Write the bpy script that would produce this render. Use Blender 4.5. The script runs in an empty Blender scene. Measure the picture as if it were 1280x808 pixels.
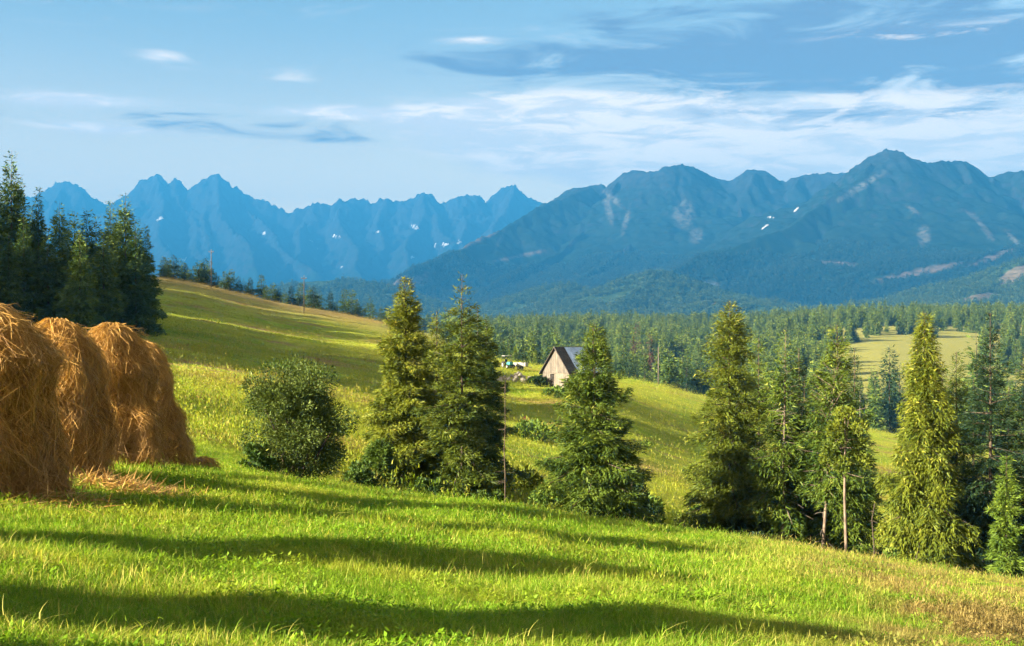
import bpy, math, random
import numpy as np

random.seed(11)
rng = np.random.default_rng(11)
SC = bpy.context.scene
COL = SC.collection
R = math.radians

# ------------------------------------------------------------------ camera
FPX, HZ = 1400.0, 420.0          # focal length and eye level, in pixels of the 1280 x 808 photograph
cam_data = bpy.data.cameras.new('camera')
cam_data.sensor_width = 36.0
cam_data.lens = 36.0 * FPX / 1280.0
cam_data.shift_y = 16.0 / 1280.0
cam_data.clip_start = 0.1
cam_data.clip_end = 60000.0
cam = bpy.data.objects.new('camera', cam_data)
cam.rotation_euler = (R(90), 0, 0)
COL.objects.link(cam)
SC.camera = cam

# ------------------------------------------------------------------ light
HAZE_COLOUR = (0.03, 0.22, 0.53, 1.0)
HAZE_DENSITY = 1.2e-4
SUN_EL, SUN_AZ = 19.0, 26.0      # elevation; degrees behind the left-hand side of the viewer
to_sun = (-math.cos(R(SUN_AZ)) * math.cos(R(SUN_EL)), -math.sin(R(SUN_AZ)) * math.cos(R(SUN_EL)), math.sin(R(SUN_EL)))
sun_data = bpy.data.lights.new('sun', 'SUN')
sun_data.energy = 4.3
sun_data.angle = R(0.5)
sun_data.color = (1.0, 0.89, 0.68)
sun = bpy.data.objects.new('sun', sun_data)
sun.rotation_euler = (R(90 - SUN_EL), 0, math.atan2(to_sun[1], to_sun[0]) + math.pi / 2)
sun.location = (-40, -10, 30)
COL.objects.link(sun)

world = bpy.data.worlds.new('World')
SC.world = world
world.use_nodes = True
world.cycles.sampling_method = 'MANUAL'
world.cycles.sample_map_resolution = 256


class NT:
    """small helper to write node trees"""
    def __init__(self, nt):
        self.nt = nt
        nt.nodes.clear()

    def n(self, kind, **kw):
        nd = self.nt.nodes.new(kind)
        for k, v in kw.items():
            if k.startswith('i_'):
                key = k[2:]
                sock = nd.inputs[int(key)] if key.isdigit() else nd.inputs[key.replace('_', ' ')]
                self.put(sock, v)
            else:
                setattr(nd, k, v)
        return nd

    def put(self, sock, v):
        if isinstance(v, bpy.types.NodeSocket):
            self.nt.links.new(v, sock)
        elif isinstance(v, bpy.types.Node):
            self.nt.links.new(v.outputs[0], sock)
        else:
            if sock.type == 'RGBA' and isinstance(v, (tuple, list)) and len(v) == 3:
                v = (*v, 1.0)
            sock.default_value = v

    def math(self, op, a, b=0.0, c=0.0, clamp=False):
        nd = self.nt.nodes.new('ShaderNodeMath')
        nd.operation = op
        nd.use_clamp = clamp
        for s, v in zip(nd.inputs, (a, b, c)):
            self.put(s, v)
        return nd.outputs[0]

    def vmath(self, op, a, b=(0, 0, 0)):
        nd = self.nt.nodes.new('ShaderNodeVectorMath')
        nd.operation = op
        self.put(nd.inputs[0], a)
        self.put(nd.inputs[1], b)
        return nd.outputs[0]

    def mix(self, f, a, b):
        nd = self.nt.nodes.new('ShaderNodeMix')
        nd.data_type = 'RGBA'
        self.put(nd.inputs[0], f)
        self.put(nd.inputs[6], a)
        self.put(nd.inputs[7], b)
        return nd.outputs[2]

    def mul(self, a, b):
        nd = self.nt.nodes.new('ShaderNodeMix')
        nd.data_type = 'RGBA'
        nd.blend_type = 'MULTIPLY'
        nd.inputs[0].default_value = 1.0
        self.put(nd.inputs[6], a)
        self.put(nd.inputs[7], b)
        return nd.outputs[2]

    def ramp(self, f, lo, hi):
        """smooth step from lo to hi"""
        nd = self.nt.nodes.new('ShaderNodeMapRange')
        nd.interpolation_type = 'SMOOTHSTEP'
        self.put(nd.inputs['Value'], f)
        self.put(nd.inputs['From Min'], lo)
        self.put(nd.inputs['From Max'], hi)
        return nd.outputs[0]

    def noise(self, vec, scale, detail=3.0, rough=0.55, dist=0.0):
        nd = self.nt.nodes.new('ShaderNodeTexNoise')
        if vec is not None:
            self.put(nd.inputs['Vector'], vec)
        nd.inputs['Scale'].default_value = scale
        nd.inputs['Detail'].default_value = detail
        nd.inputs['Roughness'].default_value = rough
        nd.inputs['Distortion'].default_value = dist
        return nd.outputs[0]

    def scale(self, vec, s):
        return self.vmath('MULTIPLY', vec, s)


# ---- world: physical sky with thin layered cloud
t = NT(world.node_tree)
sky = t.n('ShaderNodeTexSky', sky_type='NISHITA', sun_disc=False)
sky.sun_elevation = R(SUN_EL)
sky.sun_rotation = math.atan2(to_sun[0], to_sun[1])
sky.altitude = 900.0
sky.air_density = 0.45
sky.dust_density = 1.2
sky.ozone_density = 1.5
tc = t.n('ShaderNodeTexCoord').outputs['Generated']
sep = t.n('ShaderNodeSeparateXYZ', i_0=tc)
X, Y, Z = sep.outputs
azi = t.math('ARCTAN2', X, Y)                       # radians right of +Y
ele = t.math('ARCSINE', Z)
# flat cloud layer seen in perspective
zz = t.math('ADD', t.math('ABSOLUTE', Z), 0.09)
plane = t.n('ShaderNodeCombineXYZ', i_0=t.math('DIVIDE', X, zz), i_1=t.math('DIVIDE', Y, zz), i_2=0.0).outputs[0]
streak = t.n('ShaderNodeCombineXYZ', i_0=t.math('MULTIPLY', azi, 6.0), i_1=t.math('MULTIPLY', ele, 30.0), i_2=0.37).outputs[0]
n1 = t.noise(streak, 2.6, 8.0, 0.64, 0.5)
n2 = t.noise(t.vmath('ADD', streak, (7.3, 2.1, 4.0)), 1.7, 7.0, 0.62, 0.8)


def blob(a0, e0, wa, we, rough=1.0):
    """soft cloud bank about azimuth a0, elevation e0 (radians), broken by noise"""
    da = t.math('DIVIDE', t.math('SUBTRACT', azi, a0), wa)
    de = t.math('DIVIDE', t.math('SUBTRACT', ele, e0), we)
    d2 = t.math('ADD', t.math('MULTIPLY', da, da), t.math('MULTIPLY', de, de))
    g = t.math('POWER', 2.718, t.math('MULTIPLY', d2, -1.0))
    return g


def px2a(px, py):
    u, v = (px - 640) / FPX, (HZ - py) / FPX
    return math.atan(u), math.asin(v / math.sqrt(1 + u * u + v * v))


def bank(px, py, wpx, hpx):
    a, e = px2a(px, py)
    return blob(a, e, wpx / FPX, hpx / FPX)


def summed(items):
    s = None
    for it, w in items:
        v = t.math('MULTIPLY', it, w)
        s = v if s is None else t.math('ADD', s, v)
    return s


far = t.ramp(t.math('ABSOLUTE', azi), 0.62, 1.0)       # the same kind of cloud goes on round the sky
white = summed([(bank(690, 142, 170, 24), 0.9), (bank(1000, 155, 330, 40), 0.7), (bank(1120, 200, 320, 36), 0.9), (bank(820, 190, 240, 30), 0.7),
                (bank(1150, 40, 130, 12), 0.42), (bank(205, 70, 34, 8), 0.36), (bank(365, 97, 40, 10), 0.30),
                (bank(80, 124, 100, 10), 0.5), (bank(430, 141, 90, 8), 0.6), (bank(120, 160, 110, 7), 0.45), (bank(590, 50, 50, 6), 0.34)])
white = t.math('ADD', white, t.math('MULTIPLY', far, 0.35))
grey = summed([(bank(1120, 62, 360, 46), 1.05), (bank(790, 72, 210, 22), 0.95), (bank(755, 28, 30, 10), 0.55),
               (bank(1080, 5, 300, 26), 0.75), (bank(250, 152, 190, 15), 0.58), (bank(370, 168, 95, 10), 0.45),
               (bank(1240, 112, 120, 30), 0.5), (bank(930, 160, 170, 18), 0.4)])
grey = t.math('ADD', grey, t.math('MULTIPLY', far, 0.3))
gm = t.ramp(t.math('ADD', grey, t.math('MULTIPLY', t.math('SUBTRACT', n2, 0.5), 3.8)), 0.10, 1.05)
gm = t.math('MULTIPLY', gm, t.ramp(grey, 0.03, 0.4))
veil = t.ramp(t.math('ADD', white, t.math('MULTIPLY', t.math('SUBTRACT', n2, 0.5), -1.2)), 0.06, 0.66)     # thin pale layer
puff = t.math('MULTIPLY', t.ramp(t.math('ADD', n1, t.math('MULTIPLY', white, 0.10)), 0.52, 0.68), t.ramp(white, 0.08, 0.55))   # sunlit ragged tops
skyc = t.mul(sky.outputs[0], t.mix(t.ramp(ele, 0.09, 0.30), (3.45, 1.55, 0.50), (1.20, 0.93, 0.55)))
c1 = t.mix(t.math('MULTIPLY', veil, 0.82), skyc, (3.0, 2.55, 2.2))
c1 = t.mix(t.math('MULTIPLY', gm, 0.88), c1, (0.56, 0.56, 0.80))
c2 = t.mix(t.math('MULTIPLY', puff, 0.85), c1, (4.5, 3.55, 2.6))
bg = t.n('ShaderNodeBackground', i_Color=c2, i_Strength=0.06)
t.n('ShaderNodeOutputWorld', i_Surface=bg)

# ------------------------------------------------------------------ exposure and render settings
SC.view_settings.view_transform = 'Standard'
SC.view_settings.look = 'None'
SC.view_settings.gamma = 1.0
SC.view_settings.use_curve_mapping = False
SC.view_settings.exposure = 3.05
SC.cycles.use_denoising = True
SC.cycles.use_adaptive_sampling = True
SC.cycles.adaptive_threshold = 0.018
SC.cycles.adaptive_min_samples = 20
SC.cycles.max_bounces = 5
SC.cycles.diffuse_bounces = 3
SC.cycles.glossy_bounces = 1
SC.cycles.transmission_bounces = 2
SC.cycles.volume_bounces = 0
SC.cycles.sample_clamp_indirect = 6.0


# ------------------------------------------------------------------ mesh and object helpers
def mesh_np(name, verts, faces, mats=(), smooth=False, midx=None, attrs=None):
    """mesh from arrays; faces is an (n,k) array or a list of such arrays"""
    verts = np.asarray(verts, np.float32)
    fl = faces if isinstance(faces, list) else [faces]
    fl = [np.asarray(f, np.int32) for f in fl if len(f)]
    me = bpy.data.meshes.new(name)
    me.vertices.add(len(verts))
    me.vertices.foreach_set('co', verts.ravel())
    loops = np.concatenate([f.ravel() for f in fl])
    tot = np.concatenate([np.full(len(f), f.shape[1], np.int32) for f in fl])
    start = np.concatenate([[0], np.cumsum(tot)[:-1]]).astype(np.int32)
    me.loops.add(len(loops))
    me.loops.foreach_set('vertex_index', loops)
    me.polygons.add(len(tot))
    me.polygons.foreach_set('loop_start', start)
    me.polygons.foreach_set('loop_total', tot)
    if midx is not None:
        me.polygons.foreach_set('material_index', np.asarray(midx, np.int32))
    if smooth:
        me.polygons.foreach_set('use_smooth', np.ones(len(tot), bool))
    for m in mats:
        me.materials.append(m)
    for k, v in (attrs or {}).items():
        a = me.attributes.new(k, 'FLOAT', 'POINT')
        a.data.foreach_set('value', np.asarray(v, np.float32))
    me.update()
    me.validate()
    return me


def link(name, data, parent=None, loc=None, rz=0.0, scale=None):
    o = bpy.data.objects.new(name, data)
    COL.objects.link(o)
    if parent is not None:
        o.parent = parent
    if loc is not None:
        o.location = loc
    if rz:
        o.rotation_euler = (0, 0, rz)
    if scale is not None:
        o.scale = scale if isinstance(scale, (tuple, list)) else (scale,) * 3
    return o


def tag(o, label=None, cat=None, group=None, kind=None):
    for k, v in (('label', label), ('category', cat), ('group', group), ('kind', kind)):
        if v:
            o[k] = v
    return o


def copy_tree(o, parent=None):
    c = o.copy()
    COL.objects.link(c)
    c.parent = parent
    for ch in list(o.children):
        copy_tree(ch, c)
    return c


class MB:
    """collects boxes, tubes and lathes into one mesh"""
    def __init__(self):
        self.v, self.f, self.n = [], [], 0

    def add(self, v, faces):
        v = np.asarray(v, float)
        for f in faces:
            self.f.append([i + self.n for i in f])
        self.v.append(v)
        self.n += len(v)

    def box(self, c, s, rot=None, jit=0.0):
        q = np.array([(i, j, k) for k in (-.5, .5) for j in (-.5, .5) for i in (-.5, .5)]) * np.array(s)
        if jit:
            q = q + rng.normal(0, jit, q.shape)
        if rot is not None:
            q = q @ np.array(rot).T
        self.add(q + np.array(c), [(0, 2, 3, 1), (4, 5, 7, 6), (0, 1, 5, 4), (2, 6, 7, 3), (0, 4, 6, 2), (1, 3, 7, 5)])

    def tube(self, pts, rad, n=6, cap=True):
        pts = np.asarray(pts, float)
        rad = np.broadcast_to(rad, (len(pts),))
        d = np.gradient(pts, axis=0)
        d /= np.linalg.norm(d, axis=1)[:, None] + 1e-9
        ref = np.array([0, 0, 1.0]) if abs(d[0][2]) < 0.8 else np.array([1.0, 0, 0])
        vs = []
        for p, dd, r in zip(pts, d, rad):
            a = np.cross(dd, ref); a /= np.linalg.norm(a) + 1e-9
            b = np.cross(dd, a)
            for k in range(n):
                th = 2 * math.pi * k / n
                vs.append(p + r * (a * math.cos(th) + b * math.sin(th)))
        fs = []
        for i in range(len(pts) - 1):
            for k in range(n):
                k2 = (k + 1) % n
                fs.append((i * n + k, i * n + k2, (i + 1) * n + k2, (i + 1) * n + k))
        if cap:
            fs.append(tuple(range(n))[::-1])
            fs.append(tuple((len(pts) - 1) * n + k for k in range(n)))
        self.add(vs, fs)

    def mesh(self, name, mats, smooth=False):
        me = bpy.data.meshes.new(name)
        me.from_pydata([tuple(p) for p in np.concatenate(self.v)], [], self.f)
        if not isinstance(mats, (list, tuple)):
            mats = [mats]
        for m in mats:
            me.materials.append(m)
        if smooth:
            me.polygons.foreach_set('use_smooth', np.ones(len(me.polygons), bool))
        me.update()
        return me

    def build(self, name, mats, parent=None, smooth=False, **kw):
        return link(name, self.mesh(name, mats, smooth), parent, **kw)


_tab = np.random.default_rng(5).random((256, 256))


def vnoise(x, y, seed=0):
    x = np.asarray(x, float) + seed * 17.31
    y = np.asarray(y, float) + seed * 9.77
    xi, yi = np.floor(x).astype(int), np.floor(y).astype(int)
    fx, fy = x - xi, y - yi
    fx = fx * fx * fx * (fx * (fx * 6 - 15) + 10)
    fy = fy * fy * fy * (fy * (fy * 6 - 15) + 10)
    a = _tab[xi & 255, yi & 255]; b = _tab[(xi + 1) & 255, yi & 255]
    c = _tab[xi & 255, (yi + 1) & 255]; d = _tab[(xi + 1) & 255, (yi + 1) & 255]
    return (a * (1 - fx) + b * fx) * (1 - fy) + (c * (1 - fx) + d * fx) * fy


def fbm(x, y, octv=4, seed=0, gain=0.5, ridged=False):
    s, amp, tot = 0.0, 1.0, 0.0
    for i in range(octv):
        n = vnoise(x * 2 ** i, y * 2 ** i, seed + i * 3)
        if ridged:
            n = 1 - np.abs(2 * n - 1)
        s = s + amp * n
        tot += amp
        amp *= gain
    return s / tot


def sstep(a, b, x):
    k = np.clip((x - a) / (b - a), 0, 1)
    return k * k * (3 - 2 * k)


# ------------------------------------------------------------------ materials
def new_mat(name):
    m = bpy.data.materials.new(name)
    m.use_nodes = True
    return m, NT(m.node_tree)


def finish(t, col, rough=0.9, bump=None, bstr=0.3, bdist=0.02, spec=0.2, metal=0.0):
    p = t.n('ShaderNodeBsdfPrincipled')
    t.put(p.inputs['Base Color'], col)
    t.put(p.inputs['Roughness'], rough)
    p.inputs['Specular IOR Level'].default_value = spec
    p.inputs['Metallic'].default_value = metal
    if bump is not None:
        b = t.n('ShaderNodeBump', i_Height=bump, i_Strength=bstr, i_Distance=bdist)
        t.put(p.inputs['Normal'], b.outputs[0])
    t.n('ShaderNodeOutputMaterial', i_Surface=p)


def leaf_finish(t, col, transl=0.35, rough=0.6):
    """leaf surface: diffuse plus light passing through"""
    p = t.n('ShaderNodeBsdfPrincipled')
    t.put(p.inputs['Base Color'], col)
    p.inputs['Roughness'].default_value = rough
    p.inputs['Specular IOR Level'].default_value = 0.15
    tr = t.n('ShaderNodeBsdfTranslucent')
    t.put(tr.inputs['Color'], t.mul(col, (1.15, 1.1, 0.6)))
    mx = t.n('ShaderNodeMixShader')
    mx.inputs[0].default_value = transl
    t.put(mx.inputs[1], p.outputs[0])
    t.put(mx.inputs[2], tr.outputs[0])
    t.n('ShaderNodeOutputMaterial', i_Surface=mx)


def simple_mat(name, a, b, scale=5.0, rough=0.85, stretch=(1, 1, 1), bstr=0.3, metal=0.0, spec=0.2, lo=0.35, hi=0.65):
    m, t = new_mat(name)
    tc = t.n('ShaderNodeTexCoord').outputs['Object']
    v = t.scale(tc, stretch)
    n = t.noise(v, scale, 5.0, 0.6)
    col = t.mix(t.ramp(n, lo, hi), a, b)
    rnd = t.n('ShaderNodeObjectInfo').outputs['Random']
    col = t.mul(col, t.mix(rnd, (0.78, 0.78, 0.78), (1.2, 1.18, 1.15)))
    finish(t, col, rough, n, bstr, 0.02, spec, metal)
    return m


def meadow_colour(t):
    """colour of the sward from the place it grows at: fresh, dry and bare patches"""
    pos = t.n('ShaderNodeNewGeometry').outputs['Position']
    flat = t.scale(pos, (1, 1, 0))
    big = t.noise(flat, 0.06, 2.0, 0.6)
    mid = t.noise(t.scale(flat, (0.55, 1, 1)), 0.55, 2.0, 0.6)
    fine = t.noise(flat, 3.5, 1.0, 0.6)
    s = t.n('ShaderNodeSeparateXYZ', i_0=pos)
    x, y = s.outputs[0], s.outputs[1]
    green = t.mix(t.ramp(fine, 0.3, 0.7), GRASS_A, GRASS_B)
    yellow = t.mix(t.ramp(fine, 0.3, 0.7), GRASS_C, GRASS_D)
    dryf = t.ramp(mid, 0.44, 0.68)
    farf = t.ramp(y, 32.0, 70.0)                      # the far meadow was mown and is drier
    dry = t.math('ADD', t.math('MULTIPLY', dryf, 0.55), t.math('MULTIPLY', farf, t.math('MULTIPLY', t.ramp(big, 0.26, 0.58), 0.85)), clamp=True)
    col = t.mix(dry, green, yellow)
    swath = t.noise(t.scale(flat, (0.035, 0.42, 1)), 1.0, 2.0, 0.7)        # mowing swaths across the hillside
    col = t.mul(col, t.mix(t.math('MULTIPLY', farf, t.ramp(swath, 0.38, 0.60)), (1.06, 1.06, 1.0), (0.84, 0.80, 0.85)))
    # bare, trodden soil and cut stubble on the right of the near slope
    sx = t.ramp(t.math('ADD', x, t.math('MULTIPLY', t.math('SUBTRACT', y, 12.0), -0.16)), 1.6, 5.0)
    soiln = t.noise(t.scale(flat, (0.5, 1.3, 1)), 0.8, 3.0, 0.65)
    near = t.math('SUBTRACT', 1.0, t.ramp(y, 28.0, 36.0))
    soil = t.math('MULTIPLY', t.math('MULTIPLY', sx, near), t.ramp(soiln, 0.42, 0.56))
    fs = t.math('MULTIPLY', t.ramp(t.noise(t.scale(flat, (0.5, 1.2, 1)), 0.11, 3.0, 0.65), 0.53, 0.68), farf)
    brow = t.ramp(y, 215.0, 300.0)                    # heather and bare ground along the brow
    brow = t.math('MULTIPLY', t.math('MULTIPLY', brow, t.math('SUBTRACT', 1.0, t.ramp(x, -40.0, 0.0))), 0.8)
    soil = t.math('MAXIMUM', t.math('MULTIPLY', soil, 0.85), t.math('MAXIMUM', t.math('MULTIPLY', fs, 0.95), brow))
    bare = t.mix(t.ramp(fine, 0.35, 0.65), (0.20, 0.12, 0.05), (0.30, 0.20, 0.085))
    return t.mix(soil, col, bare), soil, fine, pos


GRASS_A = (0.100, 0.205, 0.009)
GRASS_B = (0.175, 0.290, 0.014)
GRASS_C = (0.235, 0.285, 0.017)
GRASS_D = (0.330, 0.325, 0.045)

m_ground, t = new_mat('meadow_ground')
col, soil, fine, pos = meadow_colour(t)
y = t.n('ShaderNodeSeparateXYZ', i_0=pos).outputs[1]
col = t.mix(t.ramp(y, 330.0, 430.0), col, t.mix(t.ramp(fine, .3, .7), (0.16, 0.17, 0.03), (0.26, 0.23, 0.06)))
col = t.mix(t.ramp(y, 900.0, 1100.0), col, (0.03, 0.05, 0.02))
bn = t.noise(pos, 5.0, 6.0, 0.7)
finish(t, col, 0.95, bn, 0.9, 0.12, 0.05)

m_blade, t = new_mat('grass_blade')
col, soil, fine, pos = meadow_colour(t)
tint = t.n('ShaderNodeAttribute', attribute_name='tint').outputs['Fac']
col = t.mix(t.math('MULTIPLY', t.ramp(tint, 0.72, 1.0), 0.75), col, (0.34, 0.29, 0.075))
col = t.mul(col, t.mix(tint, (0.80, 0.85, 0.8), (1.25, 1.2, 1.2)))
leaf_finish(t, col, 0.5)


def crown_mat(name, dark, light, tip, transl=0.13):
    m, t = new_mat(name)
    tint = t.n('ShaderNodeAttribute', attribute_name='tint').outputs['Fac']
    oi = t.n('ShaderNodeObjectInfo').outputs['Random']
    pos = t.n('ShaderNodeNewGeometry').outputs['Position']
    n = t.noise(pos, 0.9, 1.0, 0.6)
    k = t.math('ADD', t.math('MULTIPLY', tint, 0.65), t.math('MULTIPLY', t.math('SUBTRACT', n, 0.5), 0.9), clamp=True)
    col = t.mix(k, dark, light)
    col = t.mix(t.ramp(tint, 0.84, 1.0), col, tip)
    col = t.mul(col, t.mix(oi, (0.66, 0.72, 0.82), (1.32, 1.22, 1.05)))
    leaf_finish(t, col, transl)
    return m


m_sp_yel = crown_mat('spruce_needles_yellow', (0.050, 0.076, 0.008), (0.175, 0.192, 0.014), (0.25, 0.235, 0.03))
m_sp_grn = crown_mat('spruce_needles_green', (0.030, 0.060, 0.008), (0.115, 0.155, 0.014), (0.18, 0.20, 0.03))
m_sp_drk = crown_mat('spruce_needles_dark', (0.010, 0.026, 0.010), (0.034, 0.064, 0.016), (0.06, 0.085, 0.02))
m_sp_far = crown_mat('spruce_needles_forest', (0.038, 0.076, 0.012), (0.165, 0.210, 0.026), (0.21, 0.24, 0.03))
m_sp_std = crown_mat('spruce_needles_stand', (0.032, 0.070, 0.013), (0.115, 0.165, 0.024), (0.16, 0.20, 0.03))
m_sp_mtn = crown_mat('spruce_needles_mountain', (0.011, 0.025, 0.016), (0.036, 0.058, 0.030), (0.045, 0.07, 0.03))  # needles darkened with the slopes, cloud shade is in the colour
m_sp_hil = crown_mat('spruce_needles_hills', (0.026, 0.055, 0.016), (0.100, 0.130, 0.030), (0.12, 0.15, 0.03))
m_sp_red = crown_mat('dead_needles', (0.07, 0.032, 0.014), (0.14, 0.065, 0.028), (0.15, 0.075, 0.03))
m_sp_yng = crown_mat('young_shoots', (0.045, 0.085, 0.010), (0.130, 0.190, 0.020), (0.18, 0.23, 0.03))
m_willow = crown_mat('willow_leaves', (0.045, 0.072, 0.011), (0.165, 0.205, 0.030), (0.30, 0.32, 0.11))
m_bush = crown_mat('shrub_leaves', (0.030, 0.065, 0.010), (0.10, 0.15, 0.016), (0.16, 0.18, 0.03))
m_bark = simple_mat('bark', (0.030, 0.022, 0.016), (0.085, 0.062, 0.042), 9.0, 0.95, (1, 1, 0.25), 0.6)
m_barkpale = simple_mat('pale_bark', (0.07, 0.052, 0.038), (0.15, 0.115, 0.085), 8.0, 0.95, (1, 1, 0.3), 0.6)
m_grey = simple_mat('weathered_wood', (0.065, 0.055, 0.045), (0.13, 0.11, 0.09), 3.0, 0.9, (3, 3, 0.4), 0.4)

# ------------------------------------------------------------------ ground
YK = [28, 36, 45, 60, 80, 100, 125, 150, 200, 250, 300, 400, 550, 750, 1000, 1400, 2000, 3500]
TAIL = [416, 420, 424, 432]
COLS = {
    -700: [490, 464, 442, 412, 380, 352, 328, 312, 290, 275, 270, 290, 380, 410] + TAIL,  # unseen hillside, raised here and on the next line to shade the brow
    -300: [534, 505, 480, 450, 418, 392, 370, 352, 330, 316, 310, 325, 390, 412] + TAIL,
    0: [566, 545, 520, 485, 446, 424, 407, 395, 374, 358, 346, 356, 395, 412] + TAIL,
    200: [588, 573, 553, 520, 485, 452, 425, 406, 379, 360, 348, 360, 396, 412] + TAIL,
    350: [603, 603, 590, 560, 520, 482, 455, 434, 410, 394, 380, 392, 405, 414] + TAIL,
    500: [620, 630, 628, 600, 555, 520, 486, 460, 434, 420, 410, 418, 425, 420] + TAIL,
    640: [636, 654, 660, 640, 590, 552, 512, 477, 457, 455, 464, 482, 460, 438, 420, 412, 420, 432],
    700: [644, 665, 676, 656, 606, 566, 520, 481, 466, 462, 471, 490, 465, 440, 420, 411, 420, 432],
    760: [652, 676, 688, 668, 622, 580, 532, 496, 475, 471, 480, 500, 470, 442, 420, 410, 420, 432],
    900: [672, 702, 716, 705, 665, 622, 580, 546, 511, 501, 512, 525, 480, 445, 420, 408, 420, 432],
    1080: [697, 728, 744, 738, 700, 660, 616, 584, 551, 537, 545, 545, 476, 430, 405, 402, 418, 432],
    1280: [730, 766, 786, 791, 758, 712, 662, 625, 585, 570, 576, 570, 490, 440, 405, 398, 415, 432],
    1600: [772, 804, 830, 840, 810, 760, 700, 660, 620, 600, 602, 590, 500, 440, 405, 398, 415, 432],
    2100: [800, 834, 855, 860, 830, 780, 720, 680, 640, 620, 615, 600, 500, 440, 405, 398, 415, 432],
}
_px = np.array(sorted(COLS), float)
_ly = np.log(np.array(YK, float))
_tb = np.array([COLS[int(p)] for p in _px], float)


def hermite_slopes(xk, v):
    """monotone (pchip-like) slopes along the last axis"""
    h = np.diff(xk)
    d = np.diff(v, axis=-1) / h
    m = np.zeros_like(v)
    a, b = d[..., :-1], d[..., 1:]
    same = (a * b) > 0
    w1, w2 = 2 * h[1:] + h[:-1], h[1:] + 2 * h[:-1]
    with np.errstate(divide='ignore', invalid='ignore'):
        hm = (w1 + w2) / (w1 / a + w2 / b)
    m[..., 1:-1] = np.where(same, hm, 0)
    m[..., 0], m[..., -1] = d[..., 0], d[..., -1]
    return m


def hermite(xk, v, m, i, x):
    h = xk[i + 1] - xk[i]
    s = (x - xk[i]) / h
    return ((2 * s**3 - 3 * s**2 + 1) * v[0] + (s**3 - 2 * s**2 + s) * h * m[0]
            + (-2 * s**3 + 3 * s**2) * v[1] + (s**3 - s**2) * h * m[1])


_mt = hermite_slopes(_ly, _tb)


def table(px, ly):
    px = np.clip(px, _px[0], _px[-1])
    ly = np.clip(ly, _ly[0], _ly[-1])
    j = np.clip(np.searchsorted(_ly, ly, side='right') - 1, 0, len(_ly) - 2)
    cols = np.stack([hermite(_ly, (_tb[c][j], _tb[c][j + 1]), (_mt[c][j], _mt[c][j + 1]), j, ly) for c in range(len(_px))])
    i = np.clip(np.searchsorted(_px, px, side='right') - 1, 0, len(_px) - 2)
    k = np.arange(len(px))

    def sl(a):
        a = np.clip(a, 0, len(_px) - 1)
        lo, hi = np.maximum(a - 1, 0), np.minimum(a + 1, len(_px) - 1)
        return (cols[hi, k] - cols[lo, k]) / (_px[hi] - _px[lo])
    return hermite(_px, (cols[i, k], cols[i + 1, k]), (sl(i), sl(i + 1)), i, px)


def ground_z(x, y):
    x, y = np.broadcast_arrays(np.asarray(x, float), np.asarray(y, float))
    sh = x.shape
    x, y = x.ravel(), y.ravel()
    xc = np.clip(x, -38, 38)
    near = -1.5 - 0.107 * xc - 0.1 * np.clip(y, -25, 40) - 0.0034 * np.clip(xc, 0, 14)**2 * np.clip(y / 26, 0, 1.2)
    near = near + 0.2 * np.exp(-((x + 7.5) / 4)**2 - ((y - 23) / 6)**2)
    yy = np.maximum(y, 6.0)
    py = table(640 + FPX * x / yy, np.log(yy))
    farz = (HZ - py) / FPX * np.clip(yy, 0, 3500)
    w = sstep(math.log(19), math.log(28), np.log(yy))
    z = near * (1 - w) + farz * w
    amp = np.clip(0.16 + 0.004 * (yy - 6), 0.16, 0.7) * (1 - sstep(900, 2500, yy))
    z = z + amp * (fbm(x / 3.5, y / 3.5, 3, 2) - 0.5) * sstep(5, 8, yy) * np.where(yy < 60, 1.0, 0.8)
    z = z + 0.26 * (fbm(x / 2.1, y / 1.7, 2, 23) - 0.5) * sstep(5, 8, yy) * (1 - sstep(34, 44, yy))
    z = z + np.clip((yy - 60) / 60, 0, 1) * (fbm(x / 22, y / 22, 2, 9) - 0.5) * 1.0 * (1 - sstep(900, 2500, yy))
    return z.reshape(sh)


def gz(x, y):
    return float(ground_z(np.array([x]), np.array([y]))[0])


def spot(px, Yd):
    """point of the ground at distance Yd that is seen in the photograph's column px"""
    x = (px - 640) / FPX * Yd
    return (x, Yd, gz(x, Yd))


def grid_mesh(name, gx, gy, z, mats, attrs=None, smooth=True):
    nx, ny = len(gx), len(gy)
    xx, yy = np.meshgrid(gx, gy)
    v = np.stack([xx.ravel(), yy.ravel(), z.ravel()], 1)
    i = (np.arange(ny - 1)[:, None] * nx + np.arange(nx - 1)[None]).ravel()
    f = np.stack([i, i + 1, i + nx + 1, i + nx], 1)
    return mesh_np(name, v, f, mats, smooth, attrs={k: a.ravel() for k, a in (attrs or {}).items()})


gx = 3.0 * np.sinh(np.linspace(-1, 1, 361) * math.asinh(9000 / 3.0))
gy = np.concatenate([np.arange(-60, 5.5, 2.2), np.geomspace(6, 48, 150), np.geomspace(49, 13000, 270)])
xx, yy = np.meshgrid(gx, gy)
ground = link('ground', grid_mesh('ground', gx, gy, ground_z(xx, yy), [m_ground]))
tag(ground, kind='structure')

# ------------------------------------------------------------------ mountains


def P(px, py, Yd):
    return ((px - 640) / FPX * Yd, Yd, (HZ - py) / FPX * Yd)


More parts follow.
